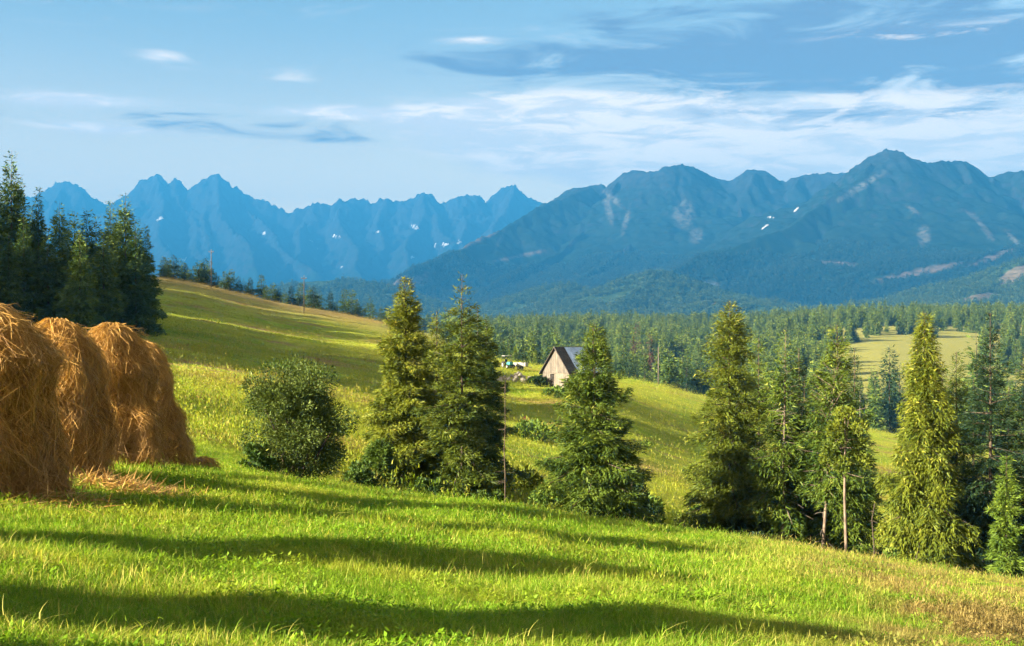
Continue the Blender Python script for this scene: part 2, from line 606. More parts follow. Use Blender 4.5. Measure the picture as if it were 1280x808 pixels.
def massif(ridges, gx, gy, base, k=1.3, seed=0, rough=1.0, kl=None, crag=60):
    """height field grown from ridge lines: slopes fall away from the nearest crest, cut by gullies"""
    xx, yy = np.meshgrid(gx, gy)
    z = np.full(xx.shape, float(base))
    dist = np.full(xx.shape, 1e9)
    wx = (fbm(xx / 420, yy / 420, 3, seed + 50) - 0.5) * 260
    wy = (fbm(xx / 420, yy / 420, 3, seed + 60) - 0.5) * 260
    for rd in ridges:
        rd = np.asarray(rd, float)
        for a, b in zip(rd[:-1], rd[1:]):
            ab = b[:2] - a[:2]
            q = ((xx - a[0]) * ab[0] + (yy - a[1]) * ab[1]) / (ab @ ab + 1e-9)
            q = np.clip(q, 0, 1)
            hz = a[2] + q * (b[2] - a[2])
            d0 = np.hypot(xx - a[0] - q * ab[0], yy - a[1] - q * ab[1])
            wf = np.clip(d0 / 500, 0, 1)
            d = np.hypot(xx + wx * wf - a[0] - q * ab[0], yy + wy * wf - a[1] - q * ab[1])
            rel = np.maximum(hz - base, 1)
            zi = base + rel * np.exp(-d / (k * rel + (kl or 0)))
            up = zi > z
            z = np.where(up, zi, z)
            dist = np.where(up, d, dist)
    fade = sstep(gy[0], gy[0] + 700, yy) * sstep(gx[0], gx[0] + 150, xx)
    z = base + (z - base) * fade
    rel = np.clip((z - base) / 600, 0, 1.5)
    f = np.clip(dist / 180, 0.05, 1) * rel * rough
    g = fbm(xx / 300 + wx / 300, yy / 300 + wy / 300, 5, seed, 0.55, True)
    z = z - f * (g - 0.35) * 190
    z = z + rel * rough * (fbm(xx / 75, yy / 75, 3, seed + 7, 0.6, True) - 0.55) * crag
    return z, dist


def sil(pts, Yd, wob=150, seed=0):
    r = np.random.default_rng(seed)
    return [P(px, py, Yd + wob * (vnoise(px / 60.0, 3.3, seed) - 0.5) * 2) for px, py in pts]


R1 = [(-160, 262), (-100, 250), (-60, 258), (0, 260), (25, 250), (42, 244), (55, 240), (64, 235), (70, 230), (78, 227), (88, 229), (94, 231), (99, 238),
      (106, 247), (115, 256), (125, 254), (140, 258), (150, 250), (160, 241), (168, 234), (174, 227), (181, 224), (186, 227), (191, 220), (197, 219), (203, 222), (209, 229),
      (213, 232), (219, 229), (224, 226), (229, 232), (236, 240), (242, 243), (245, 238), (250, 230), (258, 223), (266, 220), (276, 222), (284, 227),
      (289, 234), (294, 233), (300, 240), (312, 245), (322, 249), (333, 252), (341, 257), (350, 259), (357, 268), (364, 270), (369, 263), (375, 261), (378, 265), (384, 258),
      (392, 253), (402, 255), (413, 258), (420, 251), (424, 249), (431, 253), (440, 250), (452, 250), (464, 253), (480, 250), (494, 252), (507, 250), (511, 253), (516, 246),
      (523, 242), (532, 242), (541, 244), (549, 253), (556, 256), (564, 251), (573, 247), (583, 244), (591, 246), (598, 245), (604, 249), (610, 253), (614, 245),
      (621, 238), (631, 234), (640, 234), (650, 239), (660, 245), (670, 250), (680, 254), (720, 268), (800, 300), (900, 330)]
r1 = sil(R1, 12000, 260, 1)
sp1 = []
for (px, py), (qx, qy), L in [((78, 227), (40, 330), 2200), ((195, 220), (215, 345), 2500), ((224, 226), (262, 330), 1700), ((266, 221), (330, 345), 2500),
                              ((140, 258), (128, 330), 1700), ((300, 240), (390, 340), 2000), ((392, 253), (352, 345), 2100), ((424, 249), (455, 345), 2300),
                              ((480, 250), (470, 330), 1500), ((528, 242), (500, 345), 2300), ((583, 244), (560, 340), 2200), ((636, 234), (602, 335), 2300),
                              ((528, 242), (585, 320), 1500), ((266, 221), (250, 345), 2100), ((0, 260), (-20, 330), 2000), ((357, 268), (375, 335), 1400)]:
    pts = []
    for s in np.linspace(0, 1, 8):
        pts.append(P(px + (qx - px) * s + 7 * math.sin(9 * s + px), py + (qy - py) * (s**0.72) + 2 * math.sin(13 * s + qx), 12000 - 1.2 * L * s))
    sp1.append(pts)
mgx = np.linspace(-7500, 2500, 560)
mgy = np.linspace(8400, 13600, 230)
z1, d1 = massif([r1] + sp1, mgx, mgy, -60, 1.15, 3, 0.8, crag=75)

r2a = sil([(680, 254), (695, 247), (703, 243), (710, 238), (717, 236), (725, 234), (735, 233), (742, 231), (752, 230), (760, 233), (766, 230), (771, 224), (778, 217), (788, 213), (800, 213),
           (812, 215), (825, 214), (829, 209), (840, 207), (851, 205), (861, 206), (872, 212), (884, 218), (896, 225), (906, 226), (916, 226), (925, 219), (934, 213), (945, 212), (956, 213),
           (966, 220), (976, 226), (984, 229), (991, 223), (1001, 219), (1012, 217), (1022, 217), (1032, 215), (1045, 217), (1062, 216), (1085, 214), (1110, 220)], 7400, 160, 4)
r2b = sil([(1058, 217), (1066, 211), (1073, 205), (1081, 202), (1087, 196), (1093, 193), (1099, 189), (1106, 186), (1113, 187), (1120, 187), (1128, 189), (1136, 194), (1146, 199), (1157, 205),
           (1166, 203), (1175, 202), (1190, 202), (1205, 201), (1214, 206), (1224, 214), (1234, 221), (1243, 220), (1252, 219), (1262, 215), (1275, 213), (1290, 215), (1320, 224), (1380, 232), (1460, 250), (1540, 270)], 6300, 110, 6)
def spur(*pts):
    out = []
    pts = [(p[0], p[1], p[2] * 0.82) for p in pts]
    for a, b in zip(pts[:-1], pts[1:]):
        for s in (0, 0.34, 0.67):
            px, py, yd = (a[i] + (b[i] - a[i]) * s for i in range(3))
            out.append(P(px + 3 * math.sin(px * 0.37), py + 1.6 * math.sin(px * 0.61 + 1), yd))
    out.append(P(*pts[-1]))
    return out
sp2 = [spur((740, 233, 9000), (680, 254, 8500), (631, 282, 8000), (592, 303, 7500), (549, 322, 7000), (508, 342, 6500), (466, 375, 6000)),
       spur((851, 207, 9000), (838, 245, 8500), (800, 292, 7900), (762, 326, 7200), (725, 350, 6600), (690, 376, 6000)),
       spur((771, 226, 9000), (748, 272, 8400), (700, 312, 7700), (640, 342, 6900), (600, 368, 6300)),
       spur((940, 214, 9000), (930, 255, 8500), (905, 292, 8000), (885, 320, 7500)),
       spur((1001, 220, 9000), (985, 262, 8500), (960, 290, 8100)),
       spur((800, 214, 9000), (812, 255, 8500), (838, 296, 8000), (850, 330, 7500)),
       spur((895, 226, 9000), (872, 262, 8600), (860, 296, 8200)),
       spur((1106, 188, 7700), (1076, 219, 7350), (1032, 252, 7000), (988, 282, 6600), (935, 302, 6300), (880, 320, 6000), (815, 348, 5700), (770, 372, 5500)),
       spur((1120, 190, 7700), (1138, 240, 7200), (1150, 300, 6600), (1130, 350, 5900)),
       spur((1205, 202, 7700), (1222, 262, 7100), (1238, 318, 6400), (1220, 360, 5800)),
       spur((1275, 214, 7700), (1325, 285, 6900), (1345, 345, 6000)),
       spur((1160, 205, 7700), (1178, 250, 7200), (1190, 300, 6700)),
       spur((1240, 221, 7700), (1268, 275, 7100), (1290, 330, 6400))]
ngx = np.linspace(-1300, 4400, 500)
ngy = np.linspace(4100, 8400, 290)
z2, d2 = massif([r2a, r2b] + sp2, ngx, ngy, -60, 1.35, 21, 0.38, crag=48)


def splash(gx, gy, zz, spots, size_x=1.0):
    """weights round points of a slope that the photograph shows at (px, py): the first surface met there"""
    xx, yy = np.meshgrid(gx, gy)
    px = 640 + FPX * xx / yy
    py = HZ - FPX * zz / yy
    # keep only what the eye sees from the meadow
    w = np.zeros(zz.shape)
    for sx, sy, wx, wy, rot in spots:
        c, s = math.cos(R(rot)), math.sin(R(rot))
        a = ((px - sx) * c + (py - sy) * s) / wx
        b = (-(px - sx) * s + (py - sy) * c) / wy
        w = np.maximum(w, np.clip(1.25 - 1.25 * (a * a + b * b), 0, 1))
    return w


snow1 = splash(mgx, mgy, z1, [(210, 306, 4, 2, -10), (231, 325, 6, 2, 10), (388, 301, 4, 2, 10), (420, 296, 9, 3, 5), (396, 313, 3, 2, 0), (472, 291, 7, 2.4, -40), (519, 284, 8, 3, 28),
                                       (557, 306, 9, 3, 5), (575, 303, 6, 2.4, -20), (543, 308, 2, 4, 10), (515, 322, 4, 4, 30), (200, 274, 8, 2, -20), (330, 292, 5, 1.6, 0), (427, 334, 4, 2, -40)])
snow2 = splash(ngx, ngy, z2, [(956, 284, 9, 1.8, -35), (995, 262, 7, 1.6, -45), (965, 272, 8, 1.4, 10)])
scree2 = splash(ngx, ngy, z2, [(1075, 234, 44, 5, -32), (760, 260, 5, 26, -15), (782, 278, 4, 20, 15), (768, 250, 20, 4, 40), (855, 268, 16, 22, 0), (870, 295, 10, 12, 0), (1142, 263, 12, 3, 32),
                                        (1155, 295, 10, 16, 0), (1230, 285, 26, 4, 50), (1268, 300, 20, 3, 50), (1215, 270, 14, 3, 40), (885, 355, 22, 5, 10), (625, 300, 3, 14, 25)])
clear2 = splash(ngx, ngy, z2, [(492, 362, 34, 9, -38), (520, 352, 30, 8, -30), (600, 300, 30, 3, -25), (650, 320, 40, 2.5, -12), (1150, 340, 70, 5, -12), (1050, 330, 40, 4, 5), (1240, 322, 40, 5, -20)])


def mountain_mat(name, treeline, warm):
    m, t = new_mat(name)
    geo = t.n('ShaderNodeNewGeometry')
    pos, nor = geo.outputs['Position'], geo.outputs['True Normal']
    zc = t.n('ShaderNodeSeparateXYZ', i_0=pos).outputs[2]
    nz = t.n('ShaderNodeSeparateXYZ', i_0=nor).outputs[2]
    n = t.noise(pos, 0.004, 6.0, 0.65, 0.3)
    nf = t.noise(pos, 0.03, 4.0, 0.7)
    rock = t.mix(t.ramp(nf, 0.3, 0.7), (0.009, 0.011, 0.015), (0.023, 0.026, 0.031))  # rock, turf and wood darkened: cloud shade is put into their colours
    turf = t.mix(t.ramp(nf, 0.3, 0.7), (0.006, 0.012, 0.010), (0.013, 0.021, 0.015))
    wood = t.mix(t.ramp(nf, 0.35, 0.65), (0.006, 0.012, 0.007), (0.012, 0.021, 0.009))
    hz = t.math('ADD', zc, t.math('MULTIPLY', t.math('SUBTRACT', n, 0.5), 500.0))
    steep = t.ramp(nz, 0.74, 0.56)
    up = t.mix(t.math('MAXIMUM', steep, t.ramp(hz, treeline + 330, treeline + 620)), turf, rock)
    col = t.mix(t.ramp(hz, treeline - 60, treeline + 60), wood, up)
    a_sc = t.n('ShaderNodeAttribute', attribute_name='scree').outputs['Fac']
    a_sn = t.n('ShaderNodeAttribute', attribute_name='snow').outputs['Fac']
    a_cl = t.n('ShaderNodeAttribute', attribute_name='clearing').outputs['Fac']
    col = t.mix(t.math('MULTIPLY', a_sc, t.ramp(nf, 0.30, 0.62)), col, (0.085, 0.083, 0.075))
    col = t.mix(t.math('MULTIPLY', a_cl, t.ramp(nf, 0.25, 0.6)), col, (0.11, 0.08, 0.062))
    col = t.mix(t.ramp(t.math('ADD', a_sn, t.math('MULTIPLY', t.math('SUBTRACT', nf, 0.5), 1.6)), 0.5, 0.8), col, (0.32, 0.34, 0.38))
    finish(t, col, 1.0, nf, 0.5, 8.0, 0.0)
    return m


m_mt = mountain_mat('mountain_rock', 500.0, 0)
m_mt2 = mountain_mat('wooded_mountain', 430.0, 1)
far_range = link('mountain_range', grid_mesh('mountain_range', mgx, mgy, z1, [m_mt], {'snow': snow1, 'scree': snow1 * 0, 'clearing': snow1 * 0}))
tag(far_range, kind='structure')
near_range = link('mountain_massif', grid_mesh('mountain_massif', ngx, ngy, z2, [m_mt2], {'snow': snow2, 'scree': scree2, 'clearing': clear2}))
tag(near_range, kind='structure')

# foothills with forest
hills = [sil([(540, 396), (565, 392), (598, 386), (631, 379), (655, 368), (672, 361), (690, 356), (712, 354), (728, 360), (745, 380)], 4300, 80, 8),
         sil([(715, 392), (735, 386), (748, 370), (762, 358), (790, 347), (819, 340), (840, 341), (862, 345), (880, 352), (905, 372), (940, 388)], 4000, 80, 9),
         sil([(800, 396), (848, 391), (872, 381), (895, 377), (930, 380), (1000, 384), (1060, 379), (1110, 381)], 3300, 60, 10),
         sil([(1095, 384), (1120, 377), (1150, 366), (1180, 357), (1200, 352), (1225, 349), (1240, 345), (1250, 340), (1265, 330), (1280, 325), (1320, 312), (1400, 305), (1500, 320)], 3700, 70, 12),
         sil([(120, 385), (250, 372), (335, 362), (350, 357), (365, 353), (400, 351), (430, 349), (455, 352), (480, 356), (520, 375)], 4400, 80, 13),
         [P(819, 341, 4000), P(800, 362, 3700), P(770, 385, 3400)], [P(870, 350, 4000), P(880, 372, 3650), P(872, 392, 3350)], [P(712, 355, 4300), P(690, 374, 3950), P(660, 392, 3600)],
         [P(1250, 341, 3700), P(1225, 365, 3350), P(1190, 390, 3000)], [P(1320, 314, 3700), P(1290, 360, 3250), P(1280, 385, 2950)]]
hgx = np.linspace(-2000, 2700, 340)
hgy = np.linspace(2500, 5000, 150)
zh, dh = massif(hills, hgx, hgy, -36, 2.2, 33, 0.5, 60, 10)
clearh = splash(hgx, hgy, zh, [(1268, 345, 30, 12, -30), (1225, 372, 30, 6, -10), (885, 378, 14, 4, 0)])
m_hill, t = new_mat('forest_floor')
pos = t.n('ShaderNodeNewGeometry').outputs['Position']
nf = t.noise(pos, 0.05, 4.0, 0.7)
a_cl = t.n('ShaderNodeAttribute', attribute_name='clearing').outputs['Fac']
col = t.mix(t.ramp(nf, 0.35, 0.65), (0.014, 0.030, 0.012), (0.045, 0.07, 0.025))
col = t.mix(t.ramp(a_cl, 0.3, 0.7), col, t.mix(t.ramp(nf, .35, .65), (0.08, 0.065, 0.04), (0.15, 0.12, 0.08)))
finish(t, col, 1.0, nf, 0.6, 6.0, 0.0)
foothills = link('foothills', grid_mesh('foothills', hgx, hgy, zh, [m_hill], {'clearing': clearh}))
tag(foothills, kind='structure')


def bilin(gx, gy, zz, x, y):
    i = np.clip(np.searchsorted(gx, x) - 1, 0, len(gx) - 2)
    j = np.clip(np.searchsorted(gy, y) - 1, 0, len(gy) - 2)
    fx = (x - gx[i]) / (gx[i + 1] - gx[i]); fy = (y - gy[j]) / (gy[j + 1] - gy[j])
    return (zz[j, i] * (1 - fx) + zz[j, i + 1] * fx) * (1 - fy) + (zz[j + 1, i] * (1 - fx) + zz[j + 1, i + 1] * fx) * fy

# ------------------------------------------------------------------ foliage builders
def kites(p, d, nrm, ln, wd, fold=0.15, tri=False):
    """narrow folded leaf faces: base, sides, tip"""
    d = d / (np.linalg.norm(d, axis=1)[:, None] + 1e-9)
    side = np.cross(d, nrm)
    side /= np.linalg.norm(side, axis=1)[:, None] + 1e-9
    up = np.cross(side, d)
    ln, wd = ln[:, None], wd[:, None]
    mid = p + d * ln * 0.45 - up * wd * fold
    if tri:
        v = np.stack([p - side * wd * 0.5, p + side * wd * 0.5, p + d * ln], 1).reshape(-1, 3)
        return v, np.arange(len(p) * 3).reshape(-1, 3)
    v = np.stack([p, mid - side * wd * 0.5, p + d * ln, mid + side * wd * 0.5], 1).reshape(-1, 3)
    f = np.arange(len(p) * 4).reshape(-1, 4)
    return v, f


def spruce_arrays(seed, H, Rad, nbr, nleaf, leaf, base=0.06, power=0.85, droop=0.45, hang=0.5, gap=0.0, lean=(0, 0), clump=0.35, limbs=True, thin_top=0.0, wood_n=7, tube=(1.1, 0.16), width=0.26, tri=False, whorl=False):
    r = np.random.default_rng(seed)
    lean = np.array([lean[0], lean[1], 0.0])
    # ---- boughs
    tt = base + (1 - base) * np.sort(r.random(nbr)**0.92)
    if whorl:
        nw = max(6, int(nbr / 6.5))
        tt = np.clip((np.floor(tt * nw) + 0.5) / nw + r.normal(0, 0.16 / nw, nbr), base * 0.6, 0.995)
    az = np.arange(nbr) * 2.39996 + r.normal(0, 0.35, nbr)
    L = Rad * np.clip((1 - tt) / (1 - base), 0, 1)**power * (1 + clump * r.normal(0, 1, nbr)).clip(0.35, 1.6) + 0.025 * Rad
    L *= 1 - 0.25 * np.clip((0.22 - tt) / 0.22, 0, 1)
    pitch = np.radians(-18 + 62 * tt**1.4) + r.normal(0, 0.12, nbr)
    keep = r.random(nbr) > gap
    hb = tt * H
    root = np.stack([np.zeros(nbr), np.zeros(nbr), hb], 1) + lean * tt[:, None]
    out = np.stack([np.cos(az), np.sin(az), np.zeros(nbr)], 1)
    lat = np.stack([-np.sin(az), np.cos(az), np.zeros(nbr)], 1)
    dr = droop * (1 - tt * 0.8) * (0.6 + 0.8 * r.random(nbr))

    def curve(b, s):
        z = L[b] * (np.tan(pitch[b]) * s - dr[b] * s**1.7 + 0.28 * dr[b] * s**4)
        return root[b] + out[b] * (L[b] * s)[:, None] + np.array([0, 0, 1.0]) * z[:, None]
    # ---- needle sprays
    w = (L**1.35) * keep * (1 - thin_top * sstep(0.72, 1.0, tt))
    b = r.choice(nbr, nleaf, p=w / w.sum())
    s = 0.03 + 0.98 * r.random(nleaf)**0.85
    s = np.where(r.random(nleaf) < 0.16, 0.02 + 0.25 * r.random(nleaf), s)
    sd = np.where(r.random(nleaf) < 0.5, -1.0, 1.0)
    q = r.random(nleaf)**0.75
    W = (0.10 * Rad + 0.42 * L[b] * np.clip(1.05 - s, 0, 1)**0.8) * (0.4 + 0.6 * np.clip(s * 3, 0, 1))
    p = curve(b, np.minimum(s, 1.0))
    p = p + lat[b] * (sd * W * q)[:, None] + out[b] * (W * q * 0.55)[:, None]
    p[:, 2] -= hang * W * q**1.4 * (0.5 + r.random(nleaf)) + r.random(nleaf)**2 * hang * leaf * 1.6
    p += r.normal(0, leaf * 0.16, p.shape)
    d = out[b] * 0.75 + lat[b] * (sd * (0.25 + q))[:, None] * 0.7 + r.normal(0, 0.38, (nleaf, 3))
    d[:, 2] -= hang * (0.45 + 0.8 * r.random(nleaf)) * (1 - tt[b] * 0.6) - 0.45 * tt[b]**2
    nrm = np.array([0, 0, 1.0]) + r.normal(0, 0.55, (nleaf, 3))
    ln = leaf * (0.6 + 0.8 * r.random(nleaf)) * (1 - 0.35 * tt[b])
    v, f = kites(p, d, nrm, ln, ln * width, tri=tri)
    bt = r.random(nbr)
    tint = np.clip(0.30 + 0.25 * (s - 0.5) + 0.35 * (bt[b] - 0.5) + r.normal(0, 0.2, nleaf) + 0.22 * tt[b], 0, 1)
    # leader
    # ---- wood
    m = MB()
    zs = np.linspace(0, 1, 10)
    wob = np.cumsum(r.normal(0, 0.012 * Rad, (10, 2)), 0)
    wob -= wob[0]
    tr = np.stack([wob[:, 0] * 0.6 + lean[0] * zs, wob[:, 1] * 0.6 + lean[1] * zs, zs * H * 1.01 - 0.25], 1)
    rad = H * 0.0100 * (1 - zs)**1.15 + 0.012
    rad[0] *= 1.35
    m.tube(tr, rad * tube[0], wood_n)
    if limbs:
        for i in range(nbr):
            ss = np.linspace(0, 0.96, 5)
            c = curve(np.full(5, i), ss)
            m.tube(c, np.maximum(tube[1] * 0.10 * L[i] * (1 - ss * 0.9) + 0.004, 0.005), 3, cap=False)
    return v, f, np.repeat(tint, 3 if tri else 4), m


def spruce_thing(name, args, mats, loc, label, cat='tree', group=None, rz=0.0):
    v, f, tint, m = spruce_arrays(**args)
    o = link(name, None, None, loc, rz)
    o.empty_display_size = 0.5
    tag(o, label, cat, group)
    m.build('trunk', mats[1], o, True)
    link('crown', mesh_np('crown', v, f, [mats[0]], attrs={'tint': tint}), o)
    return o


def one_mesh_tree(name, args, mats):
    v, f, tint, m = spruce_arrays(**args)
    wv = np.concatenate(m.v)
    quads = np.array([q for q in m.f if len(q) == 4]) + len(v)
    vv = np.concatenate([v, wv])
    ff = np.concatenate([f, quads])
    return mesh_np(name, vv, ff, mats, midx=np.r_[np.zeros(len(f)), np.ones(len(quads))], attrs={'tint': np.r_[tint, np.zeros(len(wv))]})


def shrub_arrays(seed, H, Rx, nclump, nleaf, leaf, tall=1.0, open_=0.0, stems=7, width=0.42):
    """leafy shrub: stems ending in leaf clumps of different sizes"""
    r = np.random.default_rng(seed)
    u = r.normal(0, 1, (nclump, 3))
    u /= np.linalg.norm(u, axis=1)[:, None]
    u[:, 2] = np.abs(u[:, 2]) * 1.15 - 0.30
    rr = (0.50 + 0.50 * r.random(nclump)) * (1 + 0.16 * np.sin(3 * np.arctan2(u[:, 1], u[:, 0]) + seed) + 0.12 * np.sin(5 * u[:, 2] + seed * 2 + 2 * u[:, 0]))
    c = u * rr[:, None] * np.array([Rx, Rx, H * 0.62]) + np.array([0, 0, H * 0.36])
    c[:, 2] = np.maximum(c[:, 2], 0.08 * H)
    low = r.random(nclump) < 0.22
    c[low, 2] = H * r.uniform(0.05, 0.22, low.sum())
    cs = (0.13 + 0.26 * r.random(nclump)**1.5) * Rx
    b = r.choice(nclump, nleaf, p=cs**2 / (cs**2).sum())
    e = r.normal(0, 1, (nleaf, 3))
    e /= np.linalg.norm(e, axis=1)[:, None]
    p = c[b] + e * (cs[b] * (0.35 + 0.75 * r.random(nleaf)**0.6))[:, None] * np.array([1, 1, 0.95])
    p[:, 2] = np.abs(p[:, 2]) + 0.02
    d = e * 0.7 + u[b] * 0.6 + r.normal(0, 0.5, (nleaf, 3))
    ln = leaf * (0.6 + 0.8 * r.random(nleaf))
    v, f = kites(p, d, r.normal(0, 1, (nleaf, 3)) + np.array([0, 0, 0.8]), ln, ln * width)
    bt = r.random(nclump)
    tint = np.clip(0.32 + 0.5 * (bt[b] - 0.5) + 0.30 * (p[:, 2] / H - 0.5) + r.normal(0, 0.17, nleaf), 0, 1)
    m = MB()
    for i in range(min(stems, nclump)):
        a = np.array([r.normal(0, 0.12 * Rx), r.normal(0, 0.12 * Rx), -0.1])
        e2 = c[i]
        mid = (a + e2) / 2 + np.array([0, 0, 0.12 * H])
        s = np.linspace(0, 1, 6)[:, None]
        m.tube((1 - s)**2 * a + 2 * s * (1 - s) * mid + s * s * e2, np.linspace(0.022 * H * 0.5 + 0.01, 0.008, 6), 5)
    return v, f, np.repeat(tint, 4), m


def shrub_thing(name, args, mat, loc, label, cat='shrub', group=None, rz=0.0):
    v, f, tint, m = shrub_arrays(**args)
    o = link(name, None, None, loc, rz)
    tag(o, label, cat, group)
    m.build('stems', m_bark, o, True)
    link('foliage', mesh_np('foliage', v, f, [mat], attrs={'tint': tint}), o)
    return o


def height_for(px, top, Yd):
    x, yv, z = spot(px, Yd)
    return (HZ - top) / FPX * Yd - z


# ------------------------------------------------------------------ the spruces below the near slope
G_NEAR = 'spruces standing below the edge of the near slope'


def near_spruce(px, top, Yd, Rad, mats, label, seed, **kw):
    h = height_for(px, top, Yd)
    a = dict(seed=seed, H=h, Rad=Rad, nbr=190, nleaf=66000, leaf=0.275, tri=True, width=0.24, whorl=True)
    a.update(kw)
    x, yv, z = spot(px, Yd)
    return spruce_thing('spruce_tree', a, mats, (x, yv, z - 0.05), label, 'tree', G_NEAR)


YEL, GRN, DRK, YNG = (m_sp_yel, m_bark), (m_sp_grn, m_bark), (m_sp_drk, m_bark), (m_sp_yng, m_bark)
near_spruce(507, 344, 58, 2.2, YEL, 'dense yellow-green spruce with pointed top beside the round willow bush', 1, power=0.9, nleaf=84000, base=0.03, hang=0.6)
near_spruce(578, 340, 55, 2.35, YEL, 'open yellow-green spruce with bare spire and long level boughs showing its trunk', 2, nbr=130, nleaf=46000, gap=0.18, power=0.85, hang=0.35, droop=0.3, thin_top=0.85, clump=0.5, base=0.02, tube=(0.9, 0.18))
near_spruce(546, 386, 63, 1.7, YEL, 'smaller spruce squeezed between the dense and the open yellow-green spruces', 3, nleaf=30000)
near_spruce(608, 398, 66, 1.6, GRN, 'spruce half hidden behind the open spruce with the bare spire', 4, nleaf=30000)
near_spruce(743, 402, 51, 2.45, GRN, 'broad dark-green spruce standing alone in front of the wooden hut', 5, nbr=220, nleaf=90000, power=0.9, clump=0.38, base=0.04, droop=0.35, hang=0.5)
near_spruce(912, 374, 57.8, 2.75, YEL, 'full yellow-green spruce with rounded crown, first of the row past the lone spruce', 6, nbr=190, nleaf=84000, power=0.82, clump=0.4, base=0.04, hang=0.6)
near_spruce(1045, 402, 55, 2.3, GRN, 'green spruce with drooping boughs behind the pale leaning trunk', 7, nbr=120, nleaf=46000, power=0.8, hang=0.9, gap=0.15, clump=0.5)
near_spruce(1068, 432, 78, 1.7, DRK, 'slim dark spruce behind the pale leaning trunk', 8, nleaf=27000)
near_spruce(1156, 388, 48.5, 1.7, YEL, 'tall columnar yellow-green spruce with weeping curtains of twigs', 9, nbr=210, nleaf=84000, power=0.68, hang=1.25, droop=0.7, base=0.02, clump=0.3)
near_spruce(1196, 436, 59, 1.85, GRN, 'slender green spruce right behind the weeping columnar spruce', 10, nleaf=38000, power=0.8, hang=0.8)
near_spruce(1238, 388, 56, 1.9, DRK, 'tall narrow dark spruce with ragged crown above the bright young spruce', 11, nleaf=38000, power=0.75, gap=0.15, clump=0.6)
near_spruce(1217, 470, 62, 1.4, DRK, 'low dark spruce between the slender green and the ragged dark spruce', 12, nleaf=30000, power=0.85)
near_spruce(1282, 440, 60, 2.4, DRK, 'dark broad spruce at the end of the row behind the bright young spruce', 13, nleaf=38000, power=0.85)
near_spruce(948, 420, 66, 2.0, GRN, 'green spruce filling the gap behind the full yellow-green spruce', 16, nleaf=30000, power=0.85)
near_spruce(998, 432, 68, 2.0, DRK, 'dark spruce behind the bare brown trunk', 17, nleaf=30000, power=0.85)
near_spruce(1178, 470, 66, 1.8, DRK, 'dark spruce filling the gap behind the weeping columnar spruce', 18, nleaf=27000, power=0.85)
near_spruce(1262, 480, 66, 1.9, GRN, 'green spruce between the ragged dark spruce and the end of the row', 19, nleaf=27000, power=0.85)
near_spruce(1258, 566, 47, 1.0, YNG, 'bright green young spruce in front of the dark spruces', 14, nleaf=30000, nbr=120, leaf=0.26, base=0.02)
near_spruce(476, 548, 54, 1.15, YNG, 'small bright green spruce at the foot of the dense yellow-green spruce', 15, nleaf=27000, nbr=110, leaf=0.26, base=0.02)


def trunk_tree(px, top, Yd, lean, Rad, mats, label, seed, nleaf, base, pale=True, **kw):
    """half-dead spruce: long bare trunk with dead side twigs, foliage above"""
    h = height_for(px, top, Yd)
    a = dict(seed=seed, H=h, Rad=Rad, nbr=90, nleaf=nleaf, leaf=0.3, tri=True, width=0.24, base=base, lean=lean, gap=0.3, clump=0.5, tube=(0.95, 0.2), hang=0.9)
    a.update(kw)
    x, yv, z = spot(px, Yd)
    o = spruce_thing('half_dead_spruce', a, mats, (x, yv, z - 0.05), label, 'tree')
    r = np.random.default_rng(seed)
    m = MB()
    for i in range(46):
        tt = 0.10 + 0.75 * r.random()
        az = r.random() * 6.28
        L = (0.35 + 1.0 * r.random()) * (1.2 - tt)
        s = np.linspace(0, 1, 4)[:, None]
        dirn = np.array([math.cos(az), math.sin(az), -0.15 + 0.3 * r.random()])
        p0 = np.array([lean[0] * tt, lean[1] * tt, tt * h])
        pts = p0 + dirn * L * s + np.array([0, 0, -0.35 * L]) * s * s
        m.tube(pts, np.linspace(0.022, 0.006, 4), 3, cap=False)
    m.build('dead_twigs', m_grey, o)['kind'] = 'stuff'
    return o


trunk_tree(978, 408, 54, (0.15, 0), 1.5, (m_sp_grn, m_barkpale), 'thin half-dead spruce with bare brown trunk and dead side twigs', 21, 9000, 0.30)
trunk_tree(1024, 462, 53, (0.75, 0.1), 1.7, (m_sp_grn, m_barkpale), 'leaning half-dead spruce with long pale bare trunk', 22, 14000, 0.42, power=0.5)
trunk_tree(1004, 470, 57, (0.0, 0), 1.6, (m_sp_drk, m_bark), 'dark shaggy spruce stem between the bare brown trunk and the leaning pale one', 23, 20000, 0.06, power=0.5)

# dead standing poles
def snag(px, top, Yd, label, seed, r0=0.06):
    h = height_for(px, top, Yd)
    x, yv, z = spot(px, Yd)
    r = np.random.default_rng(seed)
    o = link('dead_tree', None, None, (x, yv, z - 0.05))
    tag(o, label, 'dead tree')
    m = MB()
    zs = np.linspace(0, h, 7)
    m.tube(np.stack([r.normal(0, 0.03, 7), r.normal(0, 0.03, 7), zs], 1), np.linspace(r0, 0.015, 7), 6)
    m.build('trunk', m_bark, o, True)
    m = MB()
    for i in range(int(h * 5)):
        tt = r.random() * 0.9 + 0.08
        az = r.random() * 6.28
        L = 0.15 + 0.55 * r.random() * (1.1 - tt)
        s = np.linspace(0, 1, 3)[:, None]
        m.tube(np.array([0, 0, tt * h]) + np.array([math.cos(az), math.sin(az), -0.1]) * L * s, np.linspace(0.012, 0.004, 3), 3, cap=False)
    m.build('twigs', m_bark, o)['kind'] = 'stuff'
    return o


snag(631, 470, 50, 'thin dead dark sapling beside the open spruce with the bare spire', 31, 0.035)
snag(1092, 628, 45, 'short thin dead sapling between the leaning trunk and the weeping spruce', 32, 0.035)

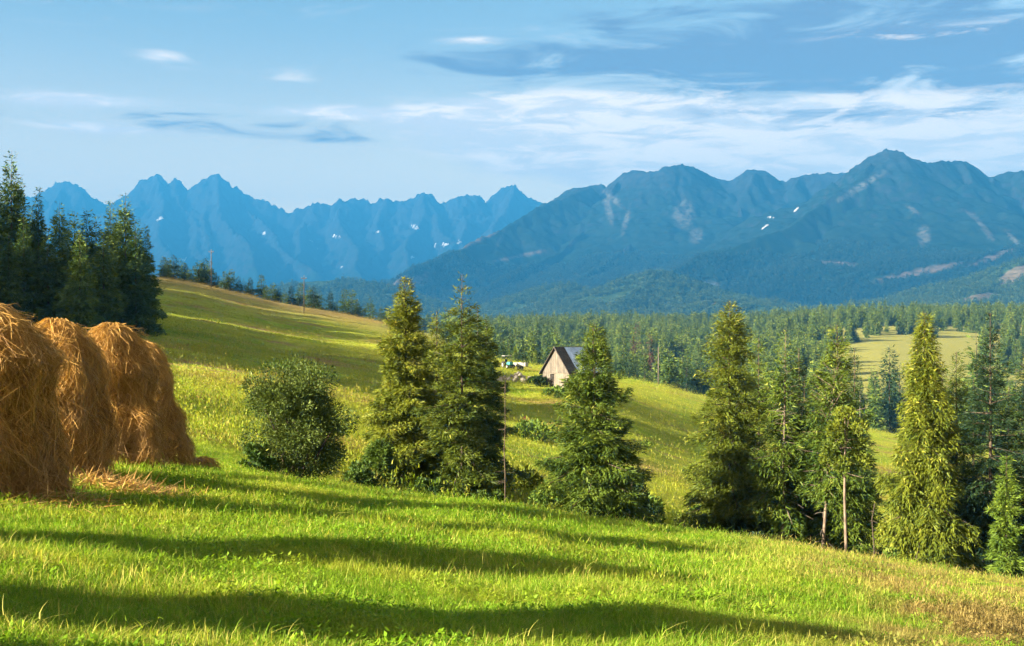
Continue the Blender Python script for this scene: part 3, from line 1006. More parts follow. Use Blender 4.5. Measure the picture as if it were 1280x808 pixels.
# ------------------------------------------------------------------ willow bush and shrubs
x, yv, z = spot(372, 40)
shrub_thing('willow_bush', dict(seed=41, H=5.2, Rx=1.65, nclump=130, nleaf=52000, leaf=0.095, stems=16), m_willow, (x, yv, z - 0.05),
            'large round grey-green willow bush standing in the open meadow', 'bush')
for i, (px, Yd, H, Rx, mat, label) in enumerate([
        (318, 38.5, 1.1, 0.7, m_bush, 'low shrub at the sunny foot of the willow bush'),
        (450, 50, 1.2, 0.8, m_bush, 'leafy shrub between the willow bush and the dense spruce'),
        (530, 53, 1.1, 0.9, m_bush, 'shrub at the foot of the two yellow-green spruces'),
        (606, 51, 1.2, 1.0, m_sp_grn, 'bushy undergrowth below the open spruce with bare spire'),
        (690, 50, 2.6, 1.1, m_bush, 'tall shrub pressed against the sunny side of the lone spruce'),
        (706, 49, 2.0, 1.0, m_sp_yel, 'yellowish shrub at the foot of the lone spruce'),
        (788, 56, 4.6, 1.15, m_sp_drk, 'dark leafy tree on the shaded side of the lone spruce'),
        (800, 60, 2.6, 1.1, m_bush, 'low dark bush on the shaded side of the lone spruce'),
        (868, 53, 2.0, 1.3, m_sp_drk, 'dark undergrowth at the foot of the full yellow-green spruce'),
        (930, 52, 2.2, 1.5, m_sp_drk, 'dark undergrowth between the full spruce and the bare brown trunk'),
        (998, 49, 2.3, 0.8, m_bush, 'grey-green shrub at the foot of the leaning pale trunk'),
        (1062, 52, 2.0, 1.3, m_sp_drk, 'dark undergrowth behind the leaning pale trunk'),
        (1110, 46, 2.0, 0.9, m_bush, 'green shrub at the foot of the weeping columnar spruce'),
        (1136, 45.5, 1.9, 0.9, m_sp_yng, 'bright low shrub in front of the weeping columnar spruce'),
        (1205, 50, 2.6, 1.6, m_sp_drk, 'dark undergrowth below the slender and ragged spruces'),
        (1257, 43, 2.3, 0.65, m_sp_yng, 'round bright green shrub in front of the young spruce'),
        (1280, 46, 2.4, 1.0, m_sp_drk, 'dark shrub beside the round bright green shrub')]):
    x, yv, z = spot(px, Yd)
    shrub_thing('shrub', dict(seed=50 + i, H=H, Rx=Rx, nclump=24, nleaf=4200, leaf=0.16, stems=6), mat, (x, yv, z - 0.05), label, 'shrub')
x, yv, z = spot(1056, 50)
o = shrub_thing('birch_tree', dict(seed=77, H=3.4, Rx=0.95, nclump=26, nleaf=5200, leaf=0.15, stems=3), m_sp_yel, (x, yv, z + 5.2),
                'yellow leafy birch crown beside the green drooping spruce', 'tree')
m = MB()
m.tube([(0, 0, -5.3), (0.05, 0, -3), (0, 0.03, -1), (0.02, 0, 1.5), (0, 0, 2.6)], [0.09, 0.075, 0.06, 0.045, 0.015], 6)
m.build('trunk', m_barkpale, o, True)

# ------------------------------------------------------------------ stand of spruces behind the haystacks
G_STAND = 'dark spruces in the stand behind the haystacks'
stand_meshes = []
for i in range(5):
    v, f, tint, m = spruce_arrays(seed=100 + i, H=16.0, Rad=[3.0, 2.5, 3.3, 2.2, 2.8][i], nbr=150, nleaf=12500, leaf=0.68, power=[1.15, 1.1, 1.2, 1.15, 1.05][i], hang=0.45, base=0.02, wood_n=6, limbs=False)
    stand_meshes.append((mesh_np('crown', v, f, [m_sp_std], attrs={'tint': tint}), m.mesh('trunk', m_bark, True)))


def stand_tree(px, top, Yd, k, label, fat=1.0):
    h = height_for(px, top, Yd)
    x, yv, z = spot(px, Yd)
    o = link('spruce_tree', None, None, (x, yv, z - 0.1), random.random() * 6.28, (h / 16 * fat, h / 16 * fat, h / 16))
    tag(o, label, 'tree', G_STAND)
    link('crown', stand_meshes[k][0], o)
    link('trunk', stand_meshes[k][1], o)
    return o


LS = 'dark spruce in the dense stand on the hillside behind the haystacks'
for i, (px, top, Yd, fat, lab) in enumerate([
        (14, 186, 128, 0.8, 'tallest spruce of the stand behind the haystacks, with a thin pointed spire'),
        (24, 220, 134, 0.8, LS), (-6, 222, 126, 1, LS), (48, 232, 130, 0.75, 'slim spruce with narrow top beside the tallest spruce of the stand'), (74, 250, 138, 0.9, LS),
        (92, 262, 126, 1.15, LS), (108, 262, 132, 1.1, LS), (120, 268, 138, 1, LS), (138, 250, 134, 0.9, LS),
        (156, 240, 130, 0.95, 'tall spruce with pointed top near the open edge of the stand'),
        (170, 272, 128, 1, LS), (182, 282, 131, 0.95, 'lower spruce at the open edge of the stand, boughs reaching the grass'), (60, 285, 124, 1.2, LS), (30, 270, 122, 1.2, LS), (10, 290, 120, 1.2, LS), (130, 290, 124, 1.2, LS), (150, 275, 140, 1.1, LS), (-30, 240, 130, 1, LS),
        (-60, 215, 128, 1, LS), (-90, 230, 125, 1, LS), (-25, 200, 140, 1, LS), (40, 255, 145, 1, LS), (100, 285, 120, 1.1, LS)]):
    stand_tree(px, top, Yd, i % 5, lab, fat)
# ------------------------------------------------------------------ small trees along the brow and the valley forest
fm = []
for i in range(6):
    fm.append(one_mesh_tree('forest_spruce', dict(seed=200 + i, H=16.0, Rad=[2.4, 2.0, 2.8, 2.2, 2.6, 1.9][i], nbr=70, nleaf=1700, leaf=1.25, power=[0.8, 0.75, 0.9, 0.8, 0.7, 0.8][i], hang=0.5, base=0.03, wood_n=5, limbs=False, width=0.40), [m_sp_far, m_bark]))
fm_red = one_mesh_tree('forest_spruce', dict(seed=230, H=16.0, Rad=2.2, nbr=70, nleaf=1100, leaf=1.1, hang=0.5, base=0.05, wood_n=5, limbs=False), [m_sp_red, m_bark])
fm_dk = [one_mesh_tree('forest_spruce', dict(seed=240 + i, H=16.0, Rad=2.9, nbr=90, nleaf=2400, leaf=1.0, hang=0.5, base=0.02, wood_n=5, limbs=False), [m_sp_drk, m_bark]) for i in range(2)]
fm_yl = [one_mesh_tree('forest_spruce', dict(seed=250 + i, H=16.0, Rad=3.0, nbr=80, nleaf=2000, leaf=1.1, hang=0.5, base=0.02, wood_n=5, limbs=False), [m_sp_grn, m_bark]) for i in range(3)]

brow = [(204, 325), (210, 327), (217, 323), (224, 328), (233, 336), (243, 336), (249, 330), (257, 326), (262, 330), (269, 345), (281, 343), (289, 341), (298, 350), (305, 354), (313, 352), (327, 347), (341, 358),
        (349, 364), (356, 366), (364, 362), (376, 358), (386, 364), (392, 361), (399, 366), (413, 369), (431, 365), (440, 367), (447, 380), (463, 376), (208, 330), (230, 332), (237, 340), (253, 333), (275, 350), (285, 349), (310, 358), (333, 362), (345, 366), (370, 372), (395, 372), (420, 382), (476, 388), (484, 386), (455, 385)]
for i, (px, top) in enumerate(brow):
    Yd = 312 + 26 * random.random()
    h = height_for(px, top - 6, Yd)
    x, yv, z = spot(px, Yd)
    me = (fm_yl + fm_dk)[(i * 7) % 5]
    o = link('spruce_tree', me, None, (x, yv, z - 0.1), random.random() * 6.28, (h / 16 * 1.35, h / 16 * 1.35, h / 16))
    tag(o, 'small spruce growing along the brow of the shaded hill', 'tree', 'small spruces along the brow of the hill')

# valley forest: the trees that show largest are things of their own, the rest one mass
N = 26000
fx = rng.uniform(-700, 1150, N)
fy = 322 + 1500 * rng.random(N)**1.15
fpx = 640 + FPX * fx / fy
fz = ground_z(fx, fy)
fpy = HZ - FPX * fz / fy
hgt = 11 + 10 * rng.random(N)**1.3 + 9 * (fbm(fx / 60, fy / 60, 2, 4) - 0.5)
dens = np.ones(N)
dens[(fpx < 555) & (fy < 1000)] = 0.0
clear_a = (((fpx - 1130) / 95)**2 + ((fpy - 447) / 26)**2 < 1) & (fy > 430) & (fy < 900)
clear_b = (fpx > 1040) & (fpx < 1228) & (fpy > 418 + (1235 - fpx) * 0.13) & (fy > 470) & (fy < 900)
dens[clear_a | clear_b] = 0.0
dens[(fpx > 1010) & (fy < 430)] = 0.10
dens *= np.clip(fbm(fx / 45, fy / 45, 3, 8) * 2.6 - 0.55, 0.05, 1)
dens[(fpx < 860) & (fpx > 600) & (fy < 345)] *= 0.25
keep = (rng.random(N) < dens * 0.85) & (fpx > 470) & (fpx < 1420)
fx, fy, fz, fpx, hgt = fx[keep], fy[keep], fz[keep], fpx[keep], hgt[keep]
order = np.argsort(fy)
vis = [i for i in order if 590 < fpx[i] < 1290]
single = vis[:190]
sset = set(single)
G_FOR = 'spruces of the near edge of the valley forest'
for n_, i in enumerate(single):
    me = fm[n_ % 6]
    if fy[i] < 380 and n_ % 2:
        me = fm_dk[n_ % 2]
    s = hgt[i] / 16
    o = link('spruce_tree', me, None, (fx[i], fy[i], fz[i] - 0.1), rng.random() * 6.28, (s * rng.uniform(0.8, 1.1),) * 2 + (s,))
    tag(o, 'spruce in the valley forest below the meadow and the hut', 'tree', G_FOR)
for px, top, Yd, me, lab in [(1112, 430, 345, fm_dk[0], 'tall dark spruce standing before the sunny clearing of the valley forest'), (1094, 470, 338, fm[1], 'lower spruce beside the tall dark one before the sunny clearing'),
                             (1124, 452, 352, fm_dk[1], 'dark spruce leaning into the tall one before the sunny clearing'), (1221, 412, 420, fm[2], 'slim pale spruce at the end of the sunny clearing'),
                             (796, 402, 640, fm_red, 'rust-brown dead spruce rising out of the valley forest'), (812, 416, 560, fm_red, 'smaller rust-brown dead spruce beside the weathered pole'),
                             (655, 425, 235, fm_dk[0], 'dark spruce just behind the trailer'), (629, 420, 240, fm_dk[1], 'dark spruce just behind the tractor'), (644, 432, 238, fm[3], 'green spruce rising between tractor and trailer'),
                             (669, 436, 242, fm[0], 'round-topped spruce between the trailer and the hut gable'),
                             (806, 440, 318, fm_dk[0], 'dark spruce next to the weathered pole at the forest edge'), (836, 438, 325, fm[4], 'spruce at the forest edge just past the weathered pole'), (858, 446, 322, fm_dk[1], 'dark spruce at the forest edge where the meadow dips away')]:
    h = height_for(px, top, Yd)
    x, yv, z = spot(px, Yd)
    o = link('spruce_tree', me, None, (x, yv, z - 0.1), rng.random() * 6.28, (h / 16,) * 3)
    tag(o, lab, 'tree')


def scatter(name, pts, rot, scl, idx, variants, kind='stuff'):
    """one object that carries many copies of small plants (instances)"""
    src = bpy.data.collections.new(name + '_sources')
    for k, me in enumerate(variants):
        src.objects.link(bpy.data.objects.new('%s_source_%02d' % (name, k), me))
    me = bpy.data.meshes.new(name)
    me.vertices.add(len(pts))
    me.vertices.foreach_set('co', np.asarray(pts, np.float32).ravel())
    for nm, ty, val in (('rotz', 'FLOAT_VECTOR', rot), ('scl', 'FLOAT_VECTOR', scl)):
        a = me.attributes.new(nm, ty, 'POINT')
        a.data.foreach_set('vector', np.asarray(val, np.float32).ravel())
    a = me.attributes.new('pick', 'INT', 'POINT')
    a.data.foreach_set('value', np.asarray(idx, np.int32))
    o = link(name, me)
    tag(o, kind=kind)
    ng = bpy.data.node_groups.new(name, 'GeometryNodeTree')
    ng.interface.new_socket('Geometry', in_out='INPUT', socket_type='NodeSocketGeometry')
    ng.interface.new_socket('Geometry', in_out='OUTPUT', socket_type='NodeSocketGeometry')
    gi, go = ng.nodes.new('NodeGroupInput'), ng.nodes.new('NodeGroupOutput')
    mp = ng.nodes.new('GeometryNodeMeshToPoints')
    ci = ng.nodes.new('GeometryNodeCollectionInfo')
    ci.inputs['Collection'].default_value = src
    ci.inputs['Separate Children'].default_value = True
    ip = ng.nodes.new('GeometryNodeInstanceOnPoints')
    ip.inputs['Pick Instance'].default_value = True

    def attr(nm, ty):
        n = ng.nodes.new('GeometryNodeInputNamedAttribute')
        n.data_type = ty
        n.inputs['Name'].default_value = nm
        return n.outputs['Attribute']
    ng.links.new(gi.outputs[0], mp.inputs['Mesh'])
    ng.links.new(mp.outputs[0], ip.inputs['Points'])
    ng.links.new(ci.outputs[0], ip.inputs['Instance'])
    ng.links.new(attr('pick', 'INT'), ip.inputs['Instance Index'])
    er = ng.nodes.new('FunctionNodeEulerToRotation')
    ng.links.new(attr('rotz', 'FLOAT_VECTOR'), er.inputs[0])
    ng.links.new(er.outputs[0], ip.inputs['Rotation'])
    ng.links.new(attr('scl', 'FLOAT_VECTOR'), ip.inputs['Scale'])
    ng.links.new(ip.outputs[0], go.inputs[0])
    md = o.modifiers.new('scatter', 'NODES')
    md.node_group = ng
    return o


def zrot(n, tilt=0.0):
    a = np.zeros((n, 3))
    a[:, 2] = rng.random(n) * 6.28
    if tilt:
        a[:, :2] = rng.normal(0, tilt, (n, 2))
    return a


# unseen wood added uphill of the stand, tall and dense to shade the hillside
n = 950
wy_ = rng.uniform(86, 430, n)
wx_ = -0.457 * wy_ - 9 - 24 * ((wy_ > 100) & (wy_ < 165)) - 75 * rng.random(n) - np.maximum(0, 105 - wy_) * 0.5
s = rng.uniform(20, 28, n) / 16
wood = scatter('unseen_wood', np.stack([wx_, wy_, ground_z(wx_, wy_) - 0.2], 1), zrot(n), np.stack([s, s, s], 1), rng.integers(0, 5, n), [m_[0] for m_ in stand_meshes])
tag(wood, 'unseen dense spruce wood up the hillside, added to shade it', 'wood')

rest = np.array([i for i in range(len(fx)) if i not in sset])
n = len(rest)
s = hgt[rest] / 16
forest = scatter('valley_forest', np.stack([fx[rest], fy[rest], fz[rest] - 0.2], 1), zrot(n), np.stack([s * rng.uniform(0.8, 1.15, n)] * 2 + [s], 1), rng.integers(0, 6, n), fm)
tag(forest, 'dense spruce forest filling the valley behind the hut', 'forest')

# forest on the foothills
lm = []
for i in range(4):
    lm.append(one_mesh_tree('hill_spruce', dict(seed=300 + i, H=22.0, Rad=4.2, nbr=26, nleaf=150, leaf=4.6, power=0.85, hang=0.6, base=0.02, wood_n=3, limbs=False, width=0.5), [m_sp_hil, m_bark]))
N = 60000
hx = rng.uniform(-1900, 2500, N)
hy = rng.uniform(2560, 4900, N)
hz = bilin(hgx, hgy, zh, hx, hy)
hc = bilin(hgx, hgy, clearh, hx, hy)
hpx = 640 + FPX * hx / hy
hpy = HZ - FPX * hz / hy
k = (hz > -26) & (rng.random(N) > hc * 1.1) & (hpx > 90) & (hpx < 1420) & (fbm(hx / 160, hy / 160, 3, 6) > 0.36)
hx, hy, hz = hx[k], hy[k], hz[k]
n = len(hx)
s = rng.uniform(0.65, 1.2, n)
hf = scatter('hill_forest', np.stack([hx, hy, hz - 1], 1), zrot(n), np.stack([s, s, s], 1), rng.integers(0, 4, n), lm)
tag(hf, 'bluish spruce forest covering the foothills below the mountains', 'forest')
# and on the lower slopes of the massif
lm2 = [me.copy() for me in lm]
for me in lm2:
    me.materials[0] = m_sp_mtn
N = 70000
hx = rng.uniform(-1400, 5000, N)
hy = rng.uniform(4150, 6600, N)
hz = bilin(ngx, ngy, z2, hx, hy)
hc = bilin(ngx, ngy, np.maximum(clear2, scree2), hx, hy)
hpx = 640 + FPX * hx / hy
k = (hz > -40) & (hz < 400 + 220 * (fbm(hx / 500, hy / 500, 3, 16) - 0.5)) & (rng.random(N) > hc * 1.1) & (hpx > 430) & (hpx < 1330)
hx, hy, hz = hx[k], hy[k], hz[k]
n = len(hx)
s = rng.uniform(0.8, 1.4, n)
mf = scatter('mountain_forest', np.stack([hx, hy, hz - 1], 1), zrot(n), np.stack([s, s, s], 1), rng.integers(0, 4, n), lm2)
tag(mf, 'blue hazy forest on the lower slopes of the mountains', 'forest')

# ------------------------------------------------------------------ haystacks
m_hay, t = new_mat('hay')
tint = t.n('ShaderNodeAttribute', attribute_name='tint').outputs['Fac']
tc = t.n('ShaderNodeTexCoord').outputs['Object']
nn = t.noise(tc, 2.2, 4.0, 0.6)
k = t.math('ADD', t.math('MULTIPLY', tint, 0.8), t.math('MULTIPLY', t.math('SUBTRACT', nn, 0.5), 0.7), clamp=True)
col = t.mix(k, (0.17, 0.080, 0.020), (0.64, 0.39, 0.105))
col = t.mix(t.ramp(tint, 0.86, 1.0), col, (0.74, 0.54, 0.22))
col = t.mix(t.math('MULTIPLY', t.ramp(t.noise(tc, 1.1, 3.0, 0.6), 0.46, 0.66), 0.55), col, (0.24, 0.155, 0.075))
leaf_finish(t, col, 0.25, 0.55)
m_hayb = simple_mat('hay_core', (0.12, 0.056, 0.015), (0.34, 0.19, 0.050), 14.0, 0.95, (1, 1, 0.12), 1.0)
HPT = [0.0, 0.12, 0.30, 0.50, 0.66, 0.78, 0.88, 0.95, 1.0]
HPR = [1.04, 0.98, 0.93, 0.88, 0.80, 0.64, 0.43, 0.22, 0.05]


def haystack_meshes(seed, H=2.85, Rb=0.92, ns=19000, flare=0.0, hood=0.0):
    r = np.random.default_rng(seed)
    ph = r.random(8) * 6.28

    def rad(th, tt):
        base = np.interp(tt, HPT, HPR) * Rb * (1 + flare * (1 - tt)**2) * (1 + hood * (np.exp(-((tt - 0.68) / 0.07)**2) - 0.8 * np.exp(-((tt - 0.50) / 0.09)**2)))
        lob = 0.12 * np.sin(2 * th + ph[0] + 1.5 * tt) + 0.10 * np.sin(3 * th + ph[1] - 3 * tt) + 0.055 * np.sin(9 * th + ph[6] + 2 * tt) + 0.05 * np.sin(5 * th + ph[2] + 5 * tt) + 0.04 * np.sin(7 * tt * 3 + ph[3] + th)
        nz = (fbm(th * 2.2 + 9, tt * 5 + seed, 3, seed % 7) - 0.5) * 0.42
        return base * (1 + lob + nz)

    def surf(th, tt, off=0.0):
        rr = rad(th, tt) + off
        dx, dy = 0.10 * np.sin(ph[4] + tt * 2.2), 0.10 * np.sin(ph[5] + tt * 2.0)
        return np.stack([rr * np.cos(th) + dx, rr * np.sin(th) + dy, tt * H], -1)
    nth, nt_ = 40, 22
    th = np.linspace(0, 2 * math.pi, nth, endpoint=False)
    ts = np.linspace(0, 1, nt_)
    TH, TS = np.meshgrid(th, ts)
    # seam-free: sample noise on a wrapped angle
    TW = np.where(TH > math.pi, TH - 2 * math.pi, TH)
    v = surf(np.abs(TW) * np.sign(TW + 1e-9), TS, -0.07).reshape(-1, 3)
    v[:nth, 2] = -0.12
    i = np.arange(nt_ - 1)[:, None] * nth
    j = np.arange(nth)[None]
    f = np.stack([i + j, i + (j + 1) % nth, i + nth + (j + 1) % nth, i + nth + j], -1).reshape(-1, 4)
    v = np.concatenate([v, [[v[-nth:, 0].mean(), v[-nth:, 1].mean(), H * 1.01]]])
    top = np.stack([(nt_ - 1) * nth + np.arange(nth), (nt_ - 1) * nth + (np.arange(nth) + 1) % nth, np.full(nth, len(v) - 1)], 1)
    body = mesh_np('hay_body', v, [f, top], [m_hayb], True)
    # ---- locks of hay hanging over one another
    nl = 260
    lth = (r.random(nl) - 0.5) * 2 * math.pi
    ltt = 1.0 - 0.93 * r.random(nl)**0.8
    lb = r.random(nl) * 0.16
    ldir = r.normal(0, 0.34, nl)
    llen = 0.22 + 0.55 * r.random(nl)
    ltint = r.random(nl)
    b = r.integers(0, nl, ns)
    stray = r.random(ns) < 0.16
    a0 = lth[b] + r.normal(0, 0.17, ns)
    t0 = np.clip(ltt[b] + r.normal(0, 0.035, ns), 0.03, 1.0)
    t0 = np.where(r.random(ns) < 0.12, 1 - r.random(ns) * 0.16, t0)
    L = llen[b] * (0.5 + 0.7 * r.random(ns))
    sd = ldir[b] + r.normal(0, 0.38, ns) + np.where(stray, r.normal(0, 0.9, ns), 0)
    o0 = lb[b] + r.random(ns) * 0.05
    nseg = 4
    curl = np.where(stray, r.random(ns) * 0.30, r.random(ns) * 0.05)
    P_ = []
    for s in np.linspace(0, 1, nseg):
        tt = np.clip(t0 - s * L / H, -0.005, 1)
        rr = np.maximum(np.interp(tt, HPT, HPR) * Rb, 0.18)
        th_ = a0 + sd * s * L / rr
        th_ = (th_ + math.pi) % (2 * math.pi) - math.pi
        pt = surf(th_, tt, o0 * (0.35 + math.sin(math.pi * min(1, s * 0.75 + 0.1))) + curl * s * s)
        pt[:, 2] += 0.02 * np.sin(s * 9 + a0 * 5) + np.where(stray & (t0 > 0.86), 0.16 * s * np.abs(np.sin(a0 * 9)), 0.0)
        P_.append(pt)
    P_ = np.stack(P_, 1)                                     # ns, nseg, 3
    tang = np.gradient(P_, axis=1)
    rndv = r.normal(0, 1, (ns, 1, 3))
    side = np.cross(tang, rndv)
    side /= np.linalg.norm(side, axis=2)[..., None] + 1e-9
    wd = (0.0022 + 0.0034 * r.random(ns))[:, None, None] * np.linspace(1, 0.45, nseg)[None, :, None]
    vv = np.stack([P_ - side * wd, P_ + side * wd], 2).reshape(-1, 3)
    q = (np.arange(ns)[:, None] * nseg * 2 + np.arange(nseg - 1)[None] * 2).ravel()
    ff = np.stack([q, q + 1, q + 3, q + 2], 1)
    tn = np.clip(0.35 * ltint[b] + 0.6 * r.random(ns) + 0.12 * (t0 - 0.5), 0, 1)
    strands = mesh_np('hay_strands', vv, ff, [m_hay], attrs={'tint': np.repeat(tn, nseg * 2)})
    return body, strands


HS = [haystack_meshes(3, 2.68, 0.78, hood=0.24), haystack_meshes(8, 2.72, 0.78, hood=0.12), haystack_meshes(14, 2.85, 0.78, hood=0.14), haystack_meshes(23, 2.85, 0.72, flare=0.08)]
m_post = simple_mat('rack_post', (0.12, 0.085, 0.05), (0.25, 0.18, 0.11), 8.0, 0.9, (1, 1, 0.2))


def haystack(px_or_x, Yd, k, label, rz=0.0, world_x=False, sc=1.0, group='haystacks in a row on drying racks'):
    xw = px_or_x if world_x else (px_or_x - 640) / FPX * Yd
    o = link('haystack', None, None, (xw, Yd, gz(xw, Yd) + 0.02), rz, sc)
    tag(o, label, 'haystack', group)
    link('hay_body', HS[k][0], o)
    st = link('hay_strands', HS[k][1], o)
    st['kind'] = 'stuff'
    p = MB()
    p.tube([(0, 0, 0.0), (0.02, 0.01, 1.5), (0.0, 0.02, 2.6)], [0.055, 0.05, 0.035], 7)
    p.build('rack_post', m_post, o, True)
    return o


haystack(-28, 15.3, 0, 'largest golden haystack at the open end of the row, with a shaggy overhanging hood', 0.6)
haystack(66, 19.0, 1, 'golden haystack with pointed tuft, next to the shaggy hooded one', 2.2)
haystack(140, 22.6, 2, 'brown rounded haystack in the middle of the row with a dark hollow side', 4.0)
haystack(180, 26.2, 3, 'slanting haystack with flared foot at the downhill end of the row', 1.1)
for i, (xw, Yd) in enumerate([(-6.7, 11.0), (-6.4, 6.5), (-6.2, 3.9)]):
    haystack(xw, Yd, (i + 1) % 4, 'golden haystack further along the row, its shadow lying across the grass', 0.9 * i, True, 0.80)

# small heap beyond the row and hay left lying on the grass
x, yv, z = spot(250, 27.0)
hp, hs = haystack_meshes(31, 0.42, 0.34, 1200)
o = link('hay_heap', None, None, (x, yv, z))
tag(o, 'small brown heap of hay at the foot of the slanting haystack', 'hay heap')
link('hay_body', hp, o)
st = link('hay_strands', hs, o); st['kind'] = 'stuff'


def loose_hay(n, cx, cy, sx, sy, rotd):
    c, s = math.cos(R(rotd)), math.sin(R(rotd))
    a, b = rng.normal(0, sx, n), rng.normal(0, sy, n)
    px_, py_ = cx + a * c - b * s, cy + a * s + b * c
    hgt_ = 0.16 * np.exp(-(a / sx)**2 / 2 - (b / sy)**2 / 2) * rng.random(n)
    p = np.stack([px_, py_, ground_z(px_, py_) + 0.05 + hgt_], 1)
    d = rng.normal(0, 1, (n, 3)) * np.array([1, 1, 0.25])
    ln = rng.uniform(0.12, 0.4, n)
    v, f = kites(p, d, np.array([0, 0, 1.0]) + rng.normal(0, 0.4, (n, 3)), ln, np.full(n, 0.014))
    return v, f


parts = [loose_hay(2600, spot(118, 18.0)[0], 18.0, 0.75, 0.35, -20), loose_hay(1300, spot(165, 18.2)[0], 17.9, 0.6, 0.25, -25), loose_hay(700, -6.1, 15.2, 0.35, 0.5, 0)]
vv = np.concatenate([p[0] for p in parts])
ff = np.arange(len(vv)).reshape(-1, 4)
lh = link('loose_hay', mesh_np('loose_hay', vv, ff, [m_hay], attrs={'tint': np.repeat(rng.random(len(ff)), 4)}))
tag(lh, 'raked hay left lying on the grass beside the haystacks', 'hay', kind='stuff')

# ------------------------------------------------------------------ wooden hut
m_plank = simple_mat('hut_plank', (0.068, 0.058, 0.048), (0.125, 0.110, 0.092), 2.0, 0.9, (6, 6, 0.5), 0.4)
m_plankpale = simple_mat('hut_plank_pale', (0.11, 0.095, 0.075), (0.17, 0.145, 0.115), 2.0, 0.9, (6, 6, 0.5), 0.4)
m_shingle = simple_mat('old_shingle', (0.030, 0.026, 0.024), (0.075, 0.062, 0.052), 4.0, 0.9, (1, 4, 1), 0.5)
m_tin = simple_mat('roof_tin', (0.34, 0.40, 0.48), (0.50, 0.56, 0.64), 1.2, 0.38, (1, 1, 1), 0.1, 0.6, 0.5)
m_dark = simple_mat('dark_opening', (0.015, 0.012, 0.010), (0.03, 0.025, 0.02), 3.0)
m_stone = simple_mat('field_stone', (0.24, 0.21, 0.17), (0.40, 0.36, 0.29), 5.0, 0.95)

hx_, hy_, hz_ = spot(701, 146)
hut = link('wooden_hut', None, None, (hx_ + 1.75, hy_ + 2.6, min(gz(hx_, hy_), gz(hx_ + 3, hy_ + 3)) + 0.35), R(-44))
tag(hut, 'small weathered wooden hut with steep roof, half shingle half metal sheet', 'hut')
W2, L2, EV, PK = 2.3, 3.4, 2.45, 5.5       # half width, half length, eaves and ridge height; the gable faces -y
nb = 14
bw = 2 * W2 / nb
for i in range(nb):
    xc = -W2 + bw * (i + 0.5)
    if not 4 <= i <= 5:
        m = MB(); m.box((xc, -L2, EV * 0.5), (bw * 0.95, 0.05 + 0.02 * random.random(), EV), jit=0.004)
        m.build('plank', m_plankpale if i > 5 else m_plank, hut)
    top0 = PK - 0.12 - abs(xc) * (PK - EV) / W2
    m = MB()
    a, b = xc - bw * 0.475, xc + bw * 0.475
    ta, tb = PK - 0.12 - abs(a) * (PK - EV) / W2, PK - 0.12 - abs(b) * (PK - EV) / W2
    yo = -L2 - 0.10 - 0.015 * random.random()
    zb = EV - 0.25
    ta, tb = max(ta, zb + 0.02), max(tb, zb + 0.02)
    m.add([(a, yo, zb), (b, yo, zb), (b, yo, tb), (a, yo, ta), (a, yo + 0.04, zb), (b, yo + 0.04, zb), (b, yo + 0.04, tb), (a, yo + 0.04, ta)],
          [(0, 1, 2, 3), (5, 4, 7, 6), (0, 4, 5, 1), (1, 5, 6, 2), (2, 6, 7, 3), (3, 7, 4, 0)])
    m.build('gable_board', m_plank, hut)
m = MB(); m.box((-W2 + bw * 5, -L2 + 0.06, 1.0), (bw * 1.9, 0.06, 2.0))
door = m.build('door', m_dark, hut)
m = MB(); m.box((-W2 + bw * 5, -L2 - 0.02, 2.16), (bw * 2.2, 0.09, 0.14))
m.build('lintel', m_plankpale, door)
m = MB()
m.box((-W2, 0, EV / 2), (0.12, 2 * L2 - 0.1, EV)); m.box((W2, 0, EV / 2), (0.12, 2 * L2 - 0.1, EV)); m.box((0, L2, EV / 2), (2 * W2 - 0.14, 0.12, EV))
for i in range(6):
    m.box((-W2 - 0.07, 0, 0.2 + i * 0.38), (0.06, 2 * L2, 0.3)); m.box((W2 + 0.07, 0, 0.2 + i * 0.38), (0.06, 2 * L2, 0.3))
m.build('wall', m_grey, hut)


def slope_slab(side, y0, y1, lift, mat, name, parent, over=0.55, th=0.08, ribs=0):
    dx, dz = W2, EV - PK
    n_ = math.hypot(dx, dz)
    ux, uz = dx / n_, dz / n_
    Ls = n_ + over
    nx, nz = -uz, ux
    m = MB()
    p = []
    for yv_ in (y0, y1):
        for s_ in (0, Ls):
            for h_ in (lift, lift + th):
                p.append((side * (ux * s_ + nx * h_), yv_, PK + uz * s_ + nz * h_))
    m.add(p, [(0, 1, 3, 2), (4, 6, 7, 5), (0, 4, 5, 1), (2, 3, 7, 6), (0, 2, 6, 4), (1, 5, 7, 3)])
    o = m.build(name, mat, parent)
    return o, (ux, uz, nx, nz, Ls)


roof, _ = slope_slab(1, -L2 - 0.45, L2 + 0.4, 0.0, m_shingle, 'roof', hut)
slope_slab(-1, -L2 - 0.45, L2 + 0.4, 0.002, m_shingle, 'roof', hut)
for i in range(5):
    y0 = -L2 + 1.55 + i * 0.98
    sh, g = slope_slab(1, y0, y0 + 0.965, 0.083 + 0.012 * (i % 2), m_tin, 'metal_sheet', roof, over=0.5 - 0.12 * (i % 3), th=0.02)
for i in range(12):                                        # shingle courses over the open end of the roof
    ux, uz, nx, nz, Ls = g
    s_ = 0.15 + i * (Ls - 0.2) / 12
    m = MB()
    c_ = (ux * s_ + nx * 0.10, -L2 + 0.52, PK + uz * s_ + nz * 0.10)
    m.box(c_, (0.34, 1.9, 0.03), rot=[[ux, 0, nx], [0, 1, 0], [uz, 0, nz]])
    m.build('shingle_course', m_shingle, roof)
m = MB(); m.box((0, 0, -0.35), (2 * W2 + 0.1, 2 * L2 + 0.1, 0.66)); m.build('stone_footing', m_stone, hut)
m = MB(); m.box((0, 0, PK + 0.10), (0.26, 2 * L2 + 0.9, 0.06)); m.build('ridge_board', m_grey, roof)

